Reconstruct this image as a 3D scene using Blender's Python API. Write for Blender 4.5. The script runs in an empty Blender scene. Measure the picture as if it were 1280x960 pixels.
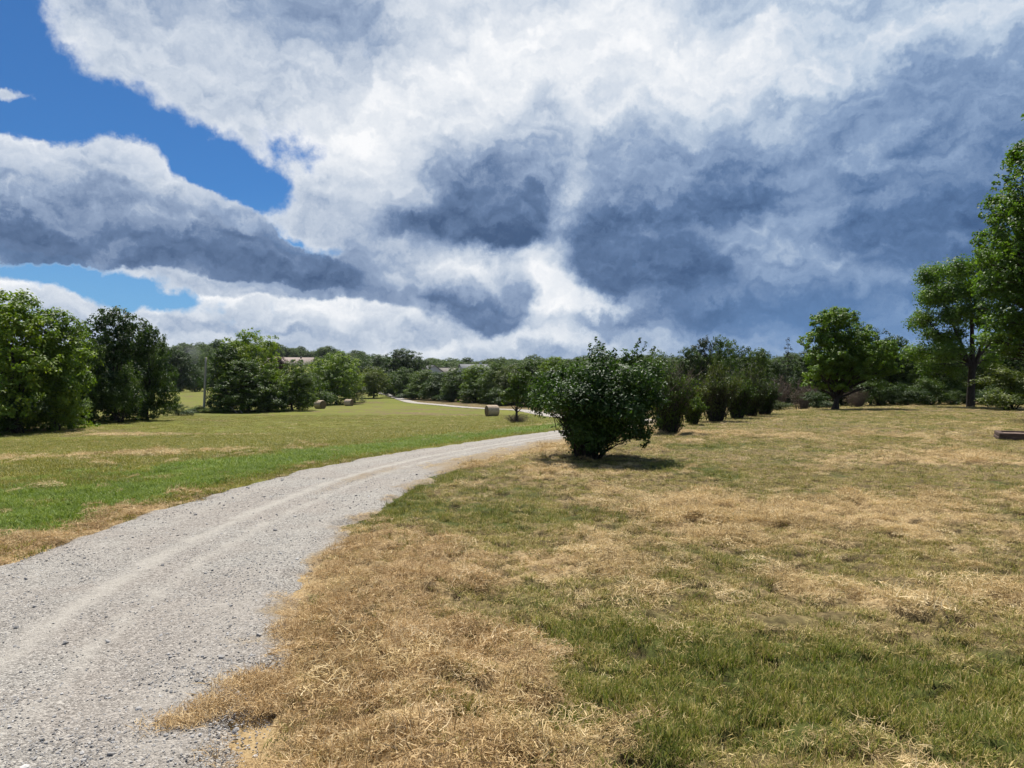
import bpy, math, random
import numpy as np
from math import radians, sin, cos, pi, atan, atan2, sqrt, exp

scene = bpy.context.scene
COL = scene.collection
random.seed(7)
rng = np.random.default_rng(11)

# ------------------------------------------------------------------ camera
F = 880.0            # focal length in pixels of the 1280 px wide photograph
EYE = 1.65           # eye height
cam_data = bpy.data.cameras.new("camera")
cam_data.sensor_width = 36.0
cam_data.lens = 36.0 * F / 1280.0
cam_data.clip_start = 0.05
cam_data.clip_end = 6000.0
cam = bpy.data.objects.new("camera", cam_data)
cam.location = (0, 0, EYE)
cam.rotation_euler = (radians(90), 0, 0)
COL.objects.link(cam)
scene.camera = cam

# ------------------------------------------------------------------ render / exposure
scene.render.engine = 'CYCLES'
cy = scene.cycles
cy.max_bounces = 6
cy.diffuse_bounces = 2
cy.glossy_bounces = 2
cy.transmission_bounces = 3
cy.transparent_max_bounces = 8
cy.volume_bounces = 0
cy.use_denoising = True
cy.sample_clamp_indirect = 6.0
vs = scene.view_settings
scene.display_settings.display_device = 'sRGB'
vs.view_transform = 'Standard'
vs.look = 'None'
vs.exposure = 0.5
vs.gamma = 1.0
vs.use_curve_mapping = False

# ------------------------------------------------------------------ sun
SUN_EL, SUN_AZ = radians(64), radians(-7)      # azimuth from +Y (straight ahead), + to the right
sun_data = bpy.data.lights.new("sun", 'SUN')
sun_data.energy = 5.0
sun_data.angle = radians(0.55)
sun_data.color = (1.0, 0.955, 0.88)
sun = bpy.data.objects.new("sun", sun_data)
sun.rotation_euler = (radians(90) - SUN_EL, 0, pi - SUN_AZ)
sun.location = (-10, 60, 120)
COL.objects.link(sun)


# ------------------------------------------------------------------ node expressions
class Ex:
    """a socket with arithmetic, so that shader maths reads like maths"""
    def __init__(self, nt, s): self.nt, self.s = nt, s
    def _m(self, op, *a):
        n = self.nt.nodes.new('ShaderNodeMath'); n.operation = op
        for i, v in enumerate((self,) + a):
            if isinstance(v, Ex): self.nt.links.new(v.s, n.inputs[i])
            else: n.inputs[i].default_value = v
        return Ex(self.nt, n.outputs[0])
    def __add__(self, o): return self._m('ADD', o)
    __radd__ = __add__
    def __mul__(self, o): return self._m('MULTIPLY', o)
    __rmul__ = __mul__
    def __sub__(self, o): return self._m('SUBTRACT', o)
    def __rsub__(self, o): return self._m('MULTIPLY', -1.0)._m('ADD', o)
    def pow(self, e): return self._m('POWER', e)
    def clamp(self):
        r = self._m('ADD', 0.0); r.s.node.use_clamp = True; return r
    def step(self, a, b):
        n = self.nt.nodes.new('ShaderNodeMapRange'); n.interpolation_type = 'SMOOTHSTEP'
        self.nt.links.new(self.s, n.inputs[0])
        for i, v in ((1, a), (2, b)): n.inputs[i].default_value = v
        n.inputs[3].default_value, n.inputs[4].default_value = 0.0, 1.0
        return Ex(self.nt, n.outputs[0])


def node(nt, kind, ins=None, **props):
    n = nt.nodes.new(kind)
    for k, v in props.items(): setattr(n, k, v)
    for k, v in (ins or {}).items():
        if isinstance(v, Ex): nt.links.new(v.s, n.inputs[k])
        elif isinstance(v, bpy.types.NodeSocket): nt.links.new(v, n.inputs[k])
        elif isinstance(v, tuple) and len(v) == 3 and n.inputs[k].type == 'RGBA': n.inputs[k].default_value = v + (1,)
        else: n.inputs[k].default_value = v
    return n


def vmath(nt, op, *a, out=0):
    n = nt.nodes.new('ShaderNodeVectorMath'); n.operation = op
    for i, v in enumerate(a):
        sock = n.inputs['Scale'] if (op == 'SCALE' and i == 1) else n.inputs[i]
        if isinstance(v, Ex): nt.links.new(v.s, sock)
        elif isinstance(v, bpy.types.NodeSocket): nt.links.new(v, sock)
        else: sock.default_value = v
    return n.outputs[out]


def noise(nt, vec, scale, detail=4.0, rough=0.5, lac=2.0, dist=0.0, color=False, ntype='FBM'):
    n = node(nt, 'ShaderNodeTexNoise', {'Vector': vec, 'Scale': scale, 'Detail': detail,
                                        'Roughness': rough, 'Lacunarity': lac, 'Distortion': dist}, noise_type=ntype)
    return n.outputs['Color'] if color else Ex(nt, n.outputs[0])


def mixcol(nt, fac, a, b, mode='MIX'):
    n = nt.nodes.new('ShaderNodeMix'); n.data_type = 'RGBA'; n.blend_type = mode
    for sock, v in ((n.inputs[0], fac), (n.inputs[6], a), (n.inputs[7], b)):
        if isinstance(v, Ex): nt.links.new(v.s, sock)
        elif isinstance(v, bpy.types.NodeSocket): nt.links.new(v, sock)
        elif isinstance(v, tuple): sock.default_value = v if len(v) == 4 else v + (1,)
        else: sock.default_value = v
    return n.outputs[2]


def ramp(nt, fac, stops, interp='LINEAR'):
    n = nt.nodes.new('ShaderNodeValToRGB'); n.color_ramp.interpolation = interp
    nt.links.new(fac.s if isinstance(fac, Ex) else fac, n.inputs[0])
    el = n.color_ramp.elements
    while len(el) < len(stops): el.new(0.5)
    for e, (p, c) in zip(el, stops):
        e.position = p; e.color = tuple(c) + (1,)
    return n.outputs[0]


def lin(r, g, b):
    return tuple((c / 255 / 12.92) if c < 10.3 else ((c / 255 + 0.055) / 1.055) ** 2.4 for c in (r, g, b))


# ------------------------------------------------------------------ sky
world = bpy.data.worlds.new("World")
scene.world = world
world.use_nodes = True
WT = world.node_tree
WT.nodes.clear()


def build_sky():
    nt = WT
    sky = node(nt, 'ShaderNodeTexSky', sky_type='NISHITA', sun_disc=False, sun_elevation=SUN_EL,
               sun_rotation=SUN_AZ, altitude=200.0, air_density=1.0, dust_density=0.6, ozone_density=2.0)
    D = nt.nodes.new('ShaderNodeTexCoord').outputs['Generated']
    # two scales of domain warp make the cloud masses ragged
    w1 = vmath(nt, 'SUBTRACT', noise(nt, D, 3.4, 2, color=True), (0.5, 0.5, 0.5))
    w2 = vmath(nt, 'SUBTRACT', noise(nt, D, 13.0, 6, 0.62, color=True), (0.5, 0.5, 0.5))
    W = vmath(nt, 'ADD', D, vmath(nt, 'ADD', vmath(nt, 'SCALE', w1, 0.06), vmath(nt, 'SCALE', w2, 0.115)))
    Wg = vmath(nt, 'ADD', D, vmath(nt, 'SCALE', w2, 0.055))

    def angles(V):
        sp = node(nt, 'ShaderNodeSeparateXYZ', {0: V})
        x, y, z = (Ex(nt, o) for o in sp.outputs)
        az = x._m('ARCTAN2', y)
        el = z._m('ARCTAN2', (x * x + y * y)._m('SQRT'))
        cb = node(nt, 'ShaderNodeCombineXYZ', {0: az, 1: el})
        return cb.outputs[0], az, el
    A, az, el = angles(W)
    Ag, _, _ = angles(Wg)
    _, az0, el0 = angles(D)

    chain = []          # each spot waits for the one before it, which keeps the shader's stack small

    def blob(vec, px, py, rx, ry, rot=0.0):
        if chain:
            vec = vmath(nt, 'MULTIPLY_ADD', chain.pop(), (1e-9, 1e-9, 1e-9), vec)
        a = atan((px - 640) / F); e = atan2(480 - py, sqrt(F * F + (px - 640) ** 2))
        m = node(nt, 'ShaderNodeMapping', {'Vector': vec, 'Location': (a, e, 0), 'Rotation': (0, 0, radians(rot)),
                                           'Scale': (rx / F * cos(a) ** 1.6, ry / F * cos(a), 1)}, vector_type='TEXTURE')
        d = Ex(nt, vmath(nt, 'DOT_PRODUCT', m.outputs[0], m.outputs[0], out=1))
        b = Ex(nt, d.s)._m('MULTIPLY', -1.0)._m('EXPONENT')
        chain.append(b)
        return b

    # clear blue openings between the clouds (direction in the sky, size)
    gaps = [(10, 70, 62, 75, 0, 1.1), (85, 135, 70, 40, 0, 1.0), (165, 165, 70, 38, -12, 1.0), (250, 195, 72, 36, -22, 1.1),
            (295, 240, 36, 40, 0, 1.0), (345, 240, 26, 26, 0, .85), (375, 190, 46, 24, -30, .62), (366, 298, 26, 12, -10, .85),
            (415, 313, 20, 12, 0, .55), (30, 335, 120, 17, -6, 1.1), (160, 366, 85, 19, -8, 1.1), (225, 374, 40, 10, 0, .4),
            (-90, 60, 130, 110, 0, 1.2), (-140, 340, 120, 25, 0, 1.0)]

    def field(vec, blobs):
        G = None
        for (px, py, rx, ry, rot, amp) in blobs:
            b = blob(vec, px, py, rx, ry, rot) * amp
            G = b if G is None else G + b
        return G
    G = field(Ag, gaps) - field(Ag, [(12, 124, 36, 13, 5, 1.75), (130, 200, 40, 20, 0, .35)])
    nf = noise(nt, D, 22.0, 8, 0.64)
    vor = node(nt, 'ShaderNodeTexVoronoi', {'Vector': vmath(nt, 'ADD', D, vmath(nt, 'SCALE', w2, .03)), 'Scale': 17.0, 'Detail': 3.0, 'Roughness': 0.55, 'Lacunarity': 2.2}, feature='F1', normalize=True)
    puff = 0.45 - Ex(nt, vor.outputs['Distance'])                 # rounded cauliflower heads
    edge = (nf - 0.5) * 1.5 - puff * 0.75
    cover = 1.0 - (G + edge).step(0.14, 0.72)
    # unseen sky behind the viewer is cleared of cloud to weaken the fill light
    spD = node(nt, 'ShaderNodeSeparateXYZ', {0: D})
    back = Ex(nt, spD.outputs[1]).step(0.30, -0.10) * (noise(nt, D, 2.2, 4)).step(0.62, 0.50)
    cover = cover * (1.0 - back * 0.92) * (1.0 - el0.step(0.66, 0.90) * 0.85)  # unseen sky overhead is opened to blue too, for deeper shadows

    # light and dark masses of the high sheet
    S = None
    for (px, py, rx, ry, rot, amp) in [
            (640, 40, 130, 60, 0, .20), (770, 60, 120, 60, 0, .18), (560, 140, 110, 45, 20, .20),
            (430, 165, 70, 50, 0, .22), (470, 220, 60, 45, 0, .16), (880, 90, 90, 50, 0, .10), (1010, 60, 190, 45, 0, .14),
            (1210, 20, 120, 30, 0, .16), (390, 35, 90, 30, -5, -.20), (1150, 110, 100, 50, 10, -.12),
            (715, 250, 22, 80, -4, .16), (712, 378, 40, 28, 0, .36), (765, 386, 36, 10, 0, .30), (600, 335, 85, 16, 0, .26), (960, 270, 330, 130, 0, -.16), (560, 250, 150, 90, 0, -.06),
            (684, 340, 16, 44, 15, .22), (640, 425, 170, 14, 0, .24), (440, 348, 80, 26, -4, -.26), (1050, 400, 160, 40, 0, -.22), (860, 400, 120, 30, 0, -.30)]:
        b = blob(A, px, py, rx * 1.12, ry * 1.12, rot) * amp
        S = b if S is None else S + b
    # billows, with the side towards the sun lighter than the side away from it
    St = vmath(nt, 'MULTIPLY', W, (1.0, 1.0, 1.7))
    up = vmath(nt, 'ADD', St, (-0.004, 0.0, 0.024))
    b0 = noise(nt, St, 7.0, 8, 0.52)
    b1 = noise(nt, up, 7.0, 8, 0.52)
    def heads(V):
        q = node(nt, 'ShaderNodeTexVoronoi', {'Vector': vmath(nt, 'ADD', V, vmath(nt, 'SCALE', w2, .05)), 'Scale': 10.0, 'Detail': 3.0, 'Roughness': 0.5, 'Lacunarity': 2.3}, feature='F1', normalize=True)
        return Ex(nt, q.outputs['Distance'])
    emboss = (b0 - b1) * 0.70 + (heads(up) - heads(St)) * 0.50 + puff * 0.16
    rim = (G + edge * .6).step(0.0, 0.34)
    S = S + 0.555 + (b0 - 0.5) * 0.46 + emboss + rim * 0.14
    # separate cumulus: lit at the head and along the edges, dark towards a flat base
    def pel(px, py): return atan2(480 - py, sqrt(F * F + (px - 640) ** 2))
    _, _, elA = angles(Wg)
    for (opac, top, base, dark, bright, soft, rimw, blobs) in [
            (.85, 362, 436, .46, 1.0, .30, .10, [(240, 392, 110, 22), (330, 398, 120, 20), (430, 398, 100, 27), (520, 422, 90, 22), (120, 388, 130, 20), (20, 375, 90, 22)]),
            (.80, 312, 424, .12, .74, .60, .14, [(580, 368, 80, 30), (535, 350, 55, 18), (640, 365, 36, 25), (610, 405, 55, 18)]),
            (.90, 105, 324, .0, .64, .95, .12, [(600, 240, 85, 58), (655, 200, 55, 60), (555, 282, 95, 26), (645, 285, 46, 26), (690, 140, 48, 44)]),
            (.85, 40, 380, .04, .44, .80, .05, [(1120, 225, 90, 50), (1090, 300, 60, 50), (1225, 170, 95, 75), (1225, 290, 100, 70), (1340, 200, 120, 150)]),
            (.88, 135, 378, .0, .54, .90, .12, [(780, 290, 70, 72), (850, 250, 105, 66), (860, 340, 85, 28), (930, 215, 90, 48), (760, 335, 45, 34)]),
            (.95, 168, 345, .10, .95, .18, .08, [(155, 222, 58, 52), (62, 228, 75, 44), (-40, 230, 80, 60), (230, 272, 56, 38), (290, 300, 60, 34), (170, 292, 140, 42), (350, 326, 70, 26), (60, 300, 100, 30), (410, 345, 44, 14)])]:
        f = field(Ag, [(x, y, rx, ry, 0, 1.0) for (x, y, rx, ry) in blobs])
        fe = f - edge * (0.62 if soft > .3 else 0.30)
        m = fe.step(0.42, 0.42 + soft) * opac
        cx = sum(q[0] for q in blobs) / len(blobs)
        t = ((elA - pel(cx, base)) * (1.0 / (pel(cx, top) - pel(cx, base))) + (b0 - 0.5) * 0.55).step(0.16, 1.12)
        Sl = t * (bright - dark) + dark + (b0 - 0.5) * 0.36 + emboss * 1.15 + (1.0 - fe.step(0.45, 1.0)) * rimw
        S = S + (Sl - S) * m
        if soft < .2:
            cover = cover._m('MAXIMUM', m)
    fine = noise(nt, vmath(nt, 'MULTIPLY', D, (1, 1, 1.5)), 38.0, 5, 0.6)
    S = (S + (fine - 0.5) * 0.07).clamp()
    blue = (az0 + 0.05).step(-0.15, 0.65)
    cold = ramp(nt, S, [(0.0, lin(64, 92, 132)), (0.22, lin(92, 121, 162)), (0.45, lin(138, 162, 195)), (0.66, lin(188, 204, 223)),
                        (0.84, lin(226, 232, 240)), (1.0, lin(250, 251, 253))])
    warm = ramp(nt, S, [(0.0, lin(72, 95, 130)), (0.22, lin(104, 127, 162)), (0.45, lin(152, 170, 197)), (0.66, lin(200, 210, 224)),
                        (0.84, lin(228, 233, 240)), (1.0, lin(250, 251, 253))])
    cloud = mixcol(nt, blue, warm, cold)
    # low under the storm the far rain veils everything to a plain slate blue
    veil = (0.155 - el0).step(-0.02, 0.10) * (az0 - 0.10).step(0.05, 0.30) * 0.55
    cloud = mixcol(nt, veil, cloud, lin(92, 134, 184))
    cloud10 = vmath(nt, 'SCALE', cloud, 7.15)
    clear = mixcol(nt, 1.0, sky.outputs[0], (0.18, 0.39, 0.62), 'MULTIPLY')
    clear = mixcol(nt, (0.26 - el0).step(0.0, 0.20) * 0.75, clear, tuple(c * 7.0 for c in lin(128, 182, 228)))
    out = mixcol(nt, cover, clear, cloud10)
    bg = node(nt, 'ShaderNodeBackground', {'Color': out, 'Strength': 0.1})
    wo = nt.nodes.new('ShaderNodeOutputWorld')
    nt.links.new(bg.outputs[0], wo.inputs['Surface'])


build_sky()
world.cycles.sampling_method = 'MANUAL'
world.cycles.sample_map_resolution = 512

# ================================================================== helpers
def tag(o, label=None, cat=None, group=None, kind=None):
    for k, v in (('label', label), ('category', cat), ('group', group), ('kind', kind)):
        if v: o[k] = v
    return o


def empty(name, loc, rz=0.0, scale=None):
    o = bpy.data.objects.new(name, None)
    o.empty_display_size = 0.3
    o.location = loc; o.rotation_euler = (0, 0, rz)
    if scale is not None: o.scale = scale
    COL.objects.link(o)
    return o


def make_mesh(name, V, faces, mats=(), smooth=False, attrs=None):
    """faces: list of (n,k) index arrays with k = 3 or 4"""
    V = np.asarray(V, dtype=np.float32)
    me = bpy.data.meshes.new(name)
    faces = [np.asarray(f, dtype=np.int32) for f in faces if len(f)]
    loops = np.concatenate([f.ravel() for f in faces])
    sizes = np.concatenate([np.full(len(f), f.shape[1], np.int32) for f in faces])
    me.vertices.add(len(V)); me.vertices.foreach_set('co', V.ravel())
    me.loops.add(len(loops)); me.loops.foreach_set('vertex_index', loops)
    me.polygons.add(len(sizes))
    me.polygons.foreach_set('loop_start', np.concatenate([[0], np.cumsum(sizes)[:-1]]).astype(np.int32))
    me.polygons.foreach_set('loop_total', sizes)
    if smooth: me.polygons.foreach_set('use_smooth', np.ones(len(sizes), dtype=bool))
    for m in mats: me.materials.append(m)
    me.update(calc_edges=True)
    for k, (dom, arr) in (attrs or {}).items():
        a = me.attributes.new(k, 'FLOAT', dom)
        a.data.foreach_set('value', np.asarray(arr, dtype=np.float32))
    return me


def obj(name, mesh, parent=None, loc=None, rz=None):
    o = bpy.data.objects.new(name, mesh)
    COL.objects.link(o)
    if parent is not None: o.parent = parent
    if loc is not None: o.location = loc
    if rz is not None: o.rotation_euler = (0, 0, rz)
    return o


def sstep(x, a, b):
    t = np.clip((x - a) / (b - a), 0, 1)
    return t * t * (3 - 2 * t)


_perm = np.random.default_rng(5).permutation(4096)
_ga = np.random.default_rng(6).uniform(0, 2 * pi, 4096)


def pnoise(x, y):
    """2-D gradient noise, about -0.7..0.7"""
    x = np.asarray(x, dtype=np.float64); y = np.asarray(y, dtype=np.float64)
    xi = np.floor(x).astype(np.int64); yi = np.floor(y).astype(np.int64)
    xf, yf = x - xi, y - yi
    def g(ix, iy):
        a = _ga[(_perm[(_perm[ix & 4095] + iy) & 4095])]
        return np.cos(a), np.sin(a)
    u = xf * xf * xf * (xf * (xf * 6 - 15) + 10); v = yf * yf * yf * (yf * (yf * 6 - 15) + 10)
    r = []
    for dy in (0, 1):
        for dx in (0, 1):
            gx, gy = g(xi + dx, yi + dy)
            r.append(gx * (xf - dx) + gy * (yf - dy))
    return (r[0] * (1 - u) + r[1] * u) * (1 - v) + (r[2] * (1 - u) + r[3] * u) * v


def fbm(x, y, oct=4, gain=0.5):
    s = 0; a = 1.0
    for k in range(oct):
        s = s + a * pnoise(x * 2 ** k + 17.3 * k, y * 2 ** k - 9.1 * k); a *= gain
    return s


def photo(px, py, Y):
    """the place seen at a spot of the photograph, Y metres ahead"""
    return ((px - 640) / F * Y, Y, EYE - (py - 480) / F * Y)


def flat(px, py):
    Y = EYE * F / (py - 480)
    return (px - 640) / F * Y, Y


# ================================================================== terrain
ctrl = [photo(*p) for p in [
    (0, 543, 46), (60, 534, 52), (100, 526, 60), (215, 519, 85), (255, 514, 95), (300, 516, 92), (350, 513, 100), (400, 511, 112),
    (436, 506, 150), (490, 496, 195), (515, 501, 160), (560, 506, 130), (610, 512, 107), (615, 520, 88), (647, 528, 50),
    (235, 491, 230), (235, 508, 130), (560, 503, 145), (640, 513, 100), (700, 511, 110), (760, 512, 100), (560, 530, 62), (480, 535, 55), (350, 545, 40),
    (200, 545, 42), (0, 580, 22), (880, 513, 70), (960, 513, 62), (1045, 511, 47), (1215, 508, 50), (1130, 506, 60), (1350, 506, 60)]]
for x, y in [(0, 0), (-4, 4), (-5, 8), (-3, 12), (-1, 17), (2, 23), (3, 6), (6, 6), (2, 12), (8, 12), (4, 18), (10, 20), (15, 20), (5, 24), (7.5, 29),
             (11, 34), (14, 38), (20, 34), (28, 30), (0, -10), (12, -10), (-10, -10), (30, 5), (40, 40), (18, 44), (34, 50), (40, -30), (-10, -40), (-9, 4), (-9, 9)]:
    ctrl.append((x, y, 0.0))
for x, y, z in [(4, 30, -0.15), (6, 38, -0.4), (8, 50, -1.0), (8, 66, -1.7), (6, 84, -2.15), (-12, 16, -0.15), (-25, 20, -0.8), (-25, 0, -0.4),
                (-60, 30, -2.2), (-70, 90, -2.6), (60, 100, -0.8), (120, 60, -0.5), (30, 120, -2.0), (60, 220, -1.5), (-110, 200, -1.5), (0, 240, -1.4),
                (-100, 0, -2), (-60, -60, -1), (120, 200, -1), (100, -60, 0), (-160, 100, -2.5)]:
    ctrl.append((x, y, z))
ctrl = np.array(ctrl)


def _U(d2): return 0.5 * d2 * np.log(d2 + 1e-9)


def _fit():
    P = ctrl[:, :2] / 50.0; n = len(P)
    K = _U(((P[:, None] - P[None]) ** 2).sum(-1)) + np.eye(n) * 0.004
    A = np.zeros((n + 3, n + 3)); A[:n, :n] = K; A[:n, n] = A[n, :n] = 1
    A[:n, n + 1:] = P; A[n + 1:, :n] = P.T
    return np.linalg.solve(A, np.concatenate([ctrl[:, 2], np.zeros(3)]))


_w = _fit()
_hx = np.array([-600, 150, 340, 400, 450, 500, 560, 600, 640, 690, 730, 900, 1900])
_hz = np.array([12, 18, 25.5, 22, 16, 11.5, 10.5, 11.5, 12.5, 13.0, 12, 13, 12.0])


def height(x, y):
    x = np.asarray(x, float); y = np.asarray(y, float)
    sh = x.shape; x = x.ravel(); y = y.ravel()
    out = np.zeros_like(x)
    for i in range(0, len(x), 100000):
        X, Y = x[i:i + 100000], y[i:i + 100000]
        r = np.hypot(X, Y)
        k = np.minimum(1.0, 250.0 / np.maximum(r, 1e-6))        # beyond 250 m keep the border value
        Q = np.stack([X * k, Y * k], 1) / 50.0
        d2 = ((Q[:, None] - ctrl[None, :, :2] / 50.0) ** 2).sum(-1)
        h = _U(d2) @ _w[:-3] + _w[-3] + Q @ _w[-2:]
        h = np.clip(h, -4.5, 1.5)
        # gently rolling far country with a wooded ridge
        px = 640 + F * X / np.maximum(Y, 1.0)
        H = np.where(Y > 0, np.interp(px, _hx, _hz), 8.0)
        far = -1.0 + H * sstep(r, 300, 620)
        out[i:i + 100000] = h * (1 - sstep(r, 190, 300)) + far * sstep(r, 190, 300)
    return out.reshape(sh)


def H1(x, y): return float(height(np.array([x]), np.array([y]))[0])


# ------------------------------------------------------------------ gravel drive: centre line and half width
_rc = np.array([(-1.2, -16, 1.6), (-2.2, -8, 1.65), (-2.65, 0, 1.68), (-2.78, 3, 1.66), (-3.08, 5, 1.52), (-3.24, 7, 1.45), (-3.15, 9.5, 1.45), (-2.85, 12, 1.42),
                (-2.1, 15, 1.4), (-.65, 18.5, 1.38), (1.3, 22.6, 1.4), (3.4, 27, 1.4), (5.6, 33.5, 1.4), (7.3, 41, 1.4), (8.2, 51, 1.4), (7.9, 66, 1.4),
                (5.4, 84, 1.3), (0, 104, 1.1), (-10, 122, 1.05), (-21, 150, 1.05), (-29, 180, 1.1), (-34, 200, 1.2), (-44, 235, 1.5)])


def spline(P, n):
    P = np.vstack([2 * P[0] - P[1], P, 2 * P[-1] - P[-2]])
    out = []
    for i in range(1, len(P) - 2):
        p0, p1, p2, p3 = P[i - 1:i + 3]
        t = np.linspace(0, 1, n, endpoint=False)[:, None]
        out.append(0.5 * ((2 * p1) + (-p0 + p2) * t + (2 * p0 - 5 * p1 + 4 * p2 - p3) * t ** 2 + (-p0 + 3 * p1 - 3 * p2 + p3) * t ** 3))
    out.append(P[-2:-1])
    return np.vstack(out)


RC = spline(_rc, 24)
_rt = np.gradient(RC[:, :2], axis=0); _rt /= np.linalg.norm(_rt, axis=1, keepdims=True)
_rn = np.stack([_rt[:, 1], -_rt[:, 0]], 1)          # to the right of travel
_rs = np.concatenate([[0], np.cumsum(np.linalg.norm(np.diff(RC[:, :2], axis=0), axis=1))])


def road_side(x, y):
    """signed distance beyond the drive's edge (right +, left -, 0 inside) and the signed offset from its centre"""
    x = np.asarray(x, float).ravel(); y = np.asarray(y, float).ravel()
    off = np.full(len(x), 999.0); hw = np.full(len(x), 1.4)
    idx = np.where((np.abs(x + 10) < 80) & (y > -30) & (y < 260))[0]
    for i in range(0, len(idx), 60000):
        j = idx[i:i + 60000]
        d2 = (x[j, None] - RC[None, :, 0]) ** 2 + (y[j, None] - RC[None, :, 1]) ** 2
        k = d2.argmin(1)
        o = (x[j] - RC[k, 0]) * _rn[k, 0] + (y[j] - RC[k, 1]) * _rn[k, 1]
        sgn = np.where(o >= 0, 1, -1)
        off[j] = sgn * np.sqrt(d2[np.arange(len(j)), k]); hw[j] = RC[k, 2]
    edge = np.sign(off) * np.maximum(np.abs(off) - hw, 0)
    return edge, off, hw


def gauss(x, y, lst):
    s = np.zeros_like(x)
    for (px, py, rx, ry, a) in lst:
        cx, cy_ = flat(px, py)
        s = s + a * np.exp(-((x - cx) / rx) ** 2 - ((y - cy_) / ry) ** 2)
    return s


def cover_masks(x, y):
    """how much loose straw, how much living green, and on which side of the drive"""
    sh = np.asarray(x).shape
    x = np.asarray(x, float).ravel(); y = np.asarray(y, float).ravel()
    e, off, hw = road_side(x, y)
    wx = x + 0.35 * fbm(x * 0.9, y * 0.9, 3); wy = y + 0.35 * fbm(x * 0.9 + 40, y * 0.9, 3)
    n1 = fbm(x * 0.45, y * 0.45, 4); n2 = fbm(x * 1.7 + 9, y * 1.7, 4)
    left = (off < 0) & (off > -900) | (x < -30)
    right = ~left
    straw = gauss(wx, wy, [(980, 650, 2.3, 1.5, .62), (870, 640, .9, .8, .3), (1170, 752, 1.5, .5, .75), (1010, 735, .5, .25, .4), (690, 708, .75, .4, .5),
                           (1220, 572, 3.2, 1.2, .5), (1000, 545, 3.5, 1.0, .4), (840, 600, 1, .7, .2), (640, 945, .5, .22, .6), (860, 540, 2.0, .9, .45),
                           (730, 760, .5, .3, .25), (500, 760, .5, .8, .5), (560, 830, .4, .5, .5), (1100, 650, 1.5, .6, .35), (720, 592, 1.6, .7, .4)])
    green = gauss(wx, wy, [(1000, 905, 1.3, .42, .72), (1250, 890, .9, .45, .6), (780, 900, .7, .35, .4), (870, 588, .9, 1.3, .6), (560, 640, 1.2, 1.3, .40), (700, 640, 1.2, 1.0, .2),
                           (760, 810, .6, .5, .3), (930, 820, .9, .35, .4), (1150, 850, .6, .3, .35), (1000, 518, 8, 5, .15), (540, 880, .25, .25, .5), (560, 945, .25, .12, .6), (900, 560, 2, 1.4, .3)])
    # raked straw lies along the drive's right edge, greener a little further on
    near = sstep(-y, -9.0, -6.0)
    straw = straw + near * sstep(-e, -1.9 - 0.9 * n1 - .5 * n2, -0.35 - 0.5 * n1) * (e >= 0) * 0.8
    far_edge = sstep(y, 12, 15) * sstep(-y, -30, -26)
    straw = straw + far_edge * sstep(-e, -0.9, -0.1) * (e >= 0) * 0.75
    green = green + sstep(y, 7.5, 9) * sstep(-y, -14.5, -12.5) * sstep(-e, -0.7, -0.1) * (e >= 0) * 0.7
    s_r = np.clip(0.20 + straw + 0.55 * n1 + 0.45 * n2 - 0.5 * green, 0, 1)
    g_r = np.clip(0.24 + green - 0.35 * straw + 0.45 * fbm(x * .5 + 70, y * .5, 3) + 0.35 * fbm(x * 2.3, y * 2.3 + 30, 3), 0, 1)
    # left: a dead strip along the stones, a lush verge, then the mown hay field with paler swaths
    el = -e
    dead = sstep(-el, -1.0 - .8 * n1, -0.25 - .6 * n1) * sstep(-y, -13, -6.5)
    verge = sstep(el, 0.15, 0.8) * sstep(-el, -4.2 - 2.2 * n1, -1.9 - 1.6 * n1) * (1 - .75 * sstep(y, 34, 60))
    swath = fbm(x * 0.03 + 3, (y + 0.35 * x) * 0.12, 3)
    s_l = np.clip(0.10 + 0.9 * dead + 0.55 * sstep(swath, 0.12, 0.5) * (1 - verge) * (1 - .5 * sstep(y, 60, 120)) + 0.3 * n2, 0, 1)
    g_l = np.clip(0.55 + 0.6 * verge - 0.9 * dead - 0.40 * sstep(swath, 0.05, 0.5) * (1 - verge) * (1 - .4 * sstep(y, 60, 120)) + 0.25 * n1 + .2 * n2, 0, 1)
    straw = np.where(right, s_r, s_l); green = np.where(right, g_r, g_l)
    rough = y > 400
    straw = np.where(rough, 0.15, straw); green = np.where(rough, 0.7, green)
    return straw.reshape(sh), green.reshape(sh), left.reshape(sh), np.where(left, verge, 0).reshape(sh), e.reshape(sh)


def relief(x, y, straw, e):
    """tussocks and raked heaps, in metres"""
    r = np.hypot(x, y)
    f = sstep(-r, -32, -14) * sstep(np.abs(e), 0.05, 0.6) * sstep(np.abs(e), 0.0, 0.1)
    bil = np.abs(fbm(x * 2.2, y * 2.2, 3))
    return f * ((0.04 + 0.17 * straw) * (0.5 - bil) * 0.9 - 0.05 * hollows(x, y) + 0.02 * fbm(x * 0.7, y * 0.7, 2) + 0.02 * straw * fbm(x * 9, y * 9, 2))


def hollows(x, y):
    """gaps between the raked heaps where the dark thatch shows"""
    return sstep(fbm(x * 3.1 + 5, y * 3.6, 3), .16, .36)


def ground_z(x, y):
    s, g, l, v, e = cover_masks(x, y)
    return height(x, y) + relief(x, y, s, e), s, g, l, v, e


def material(name):
    m = bpy.data.materials.new(name); m.use_nodes = True
    nt = m.node_tree; nt.nodes.clear()
    out = nt.nodes.new('ShaderNodeOutputMaterial')
    return m, nt, out


def attr(nt, name, kind='GEOMETRY'):
    n = nt.nodes.new('ShaderNodeAttribute'); n.attribute_name = name; n.attribute_type = kind
    return Ex(nt, n.outputs['Fac'])


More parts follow.
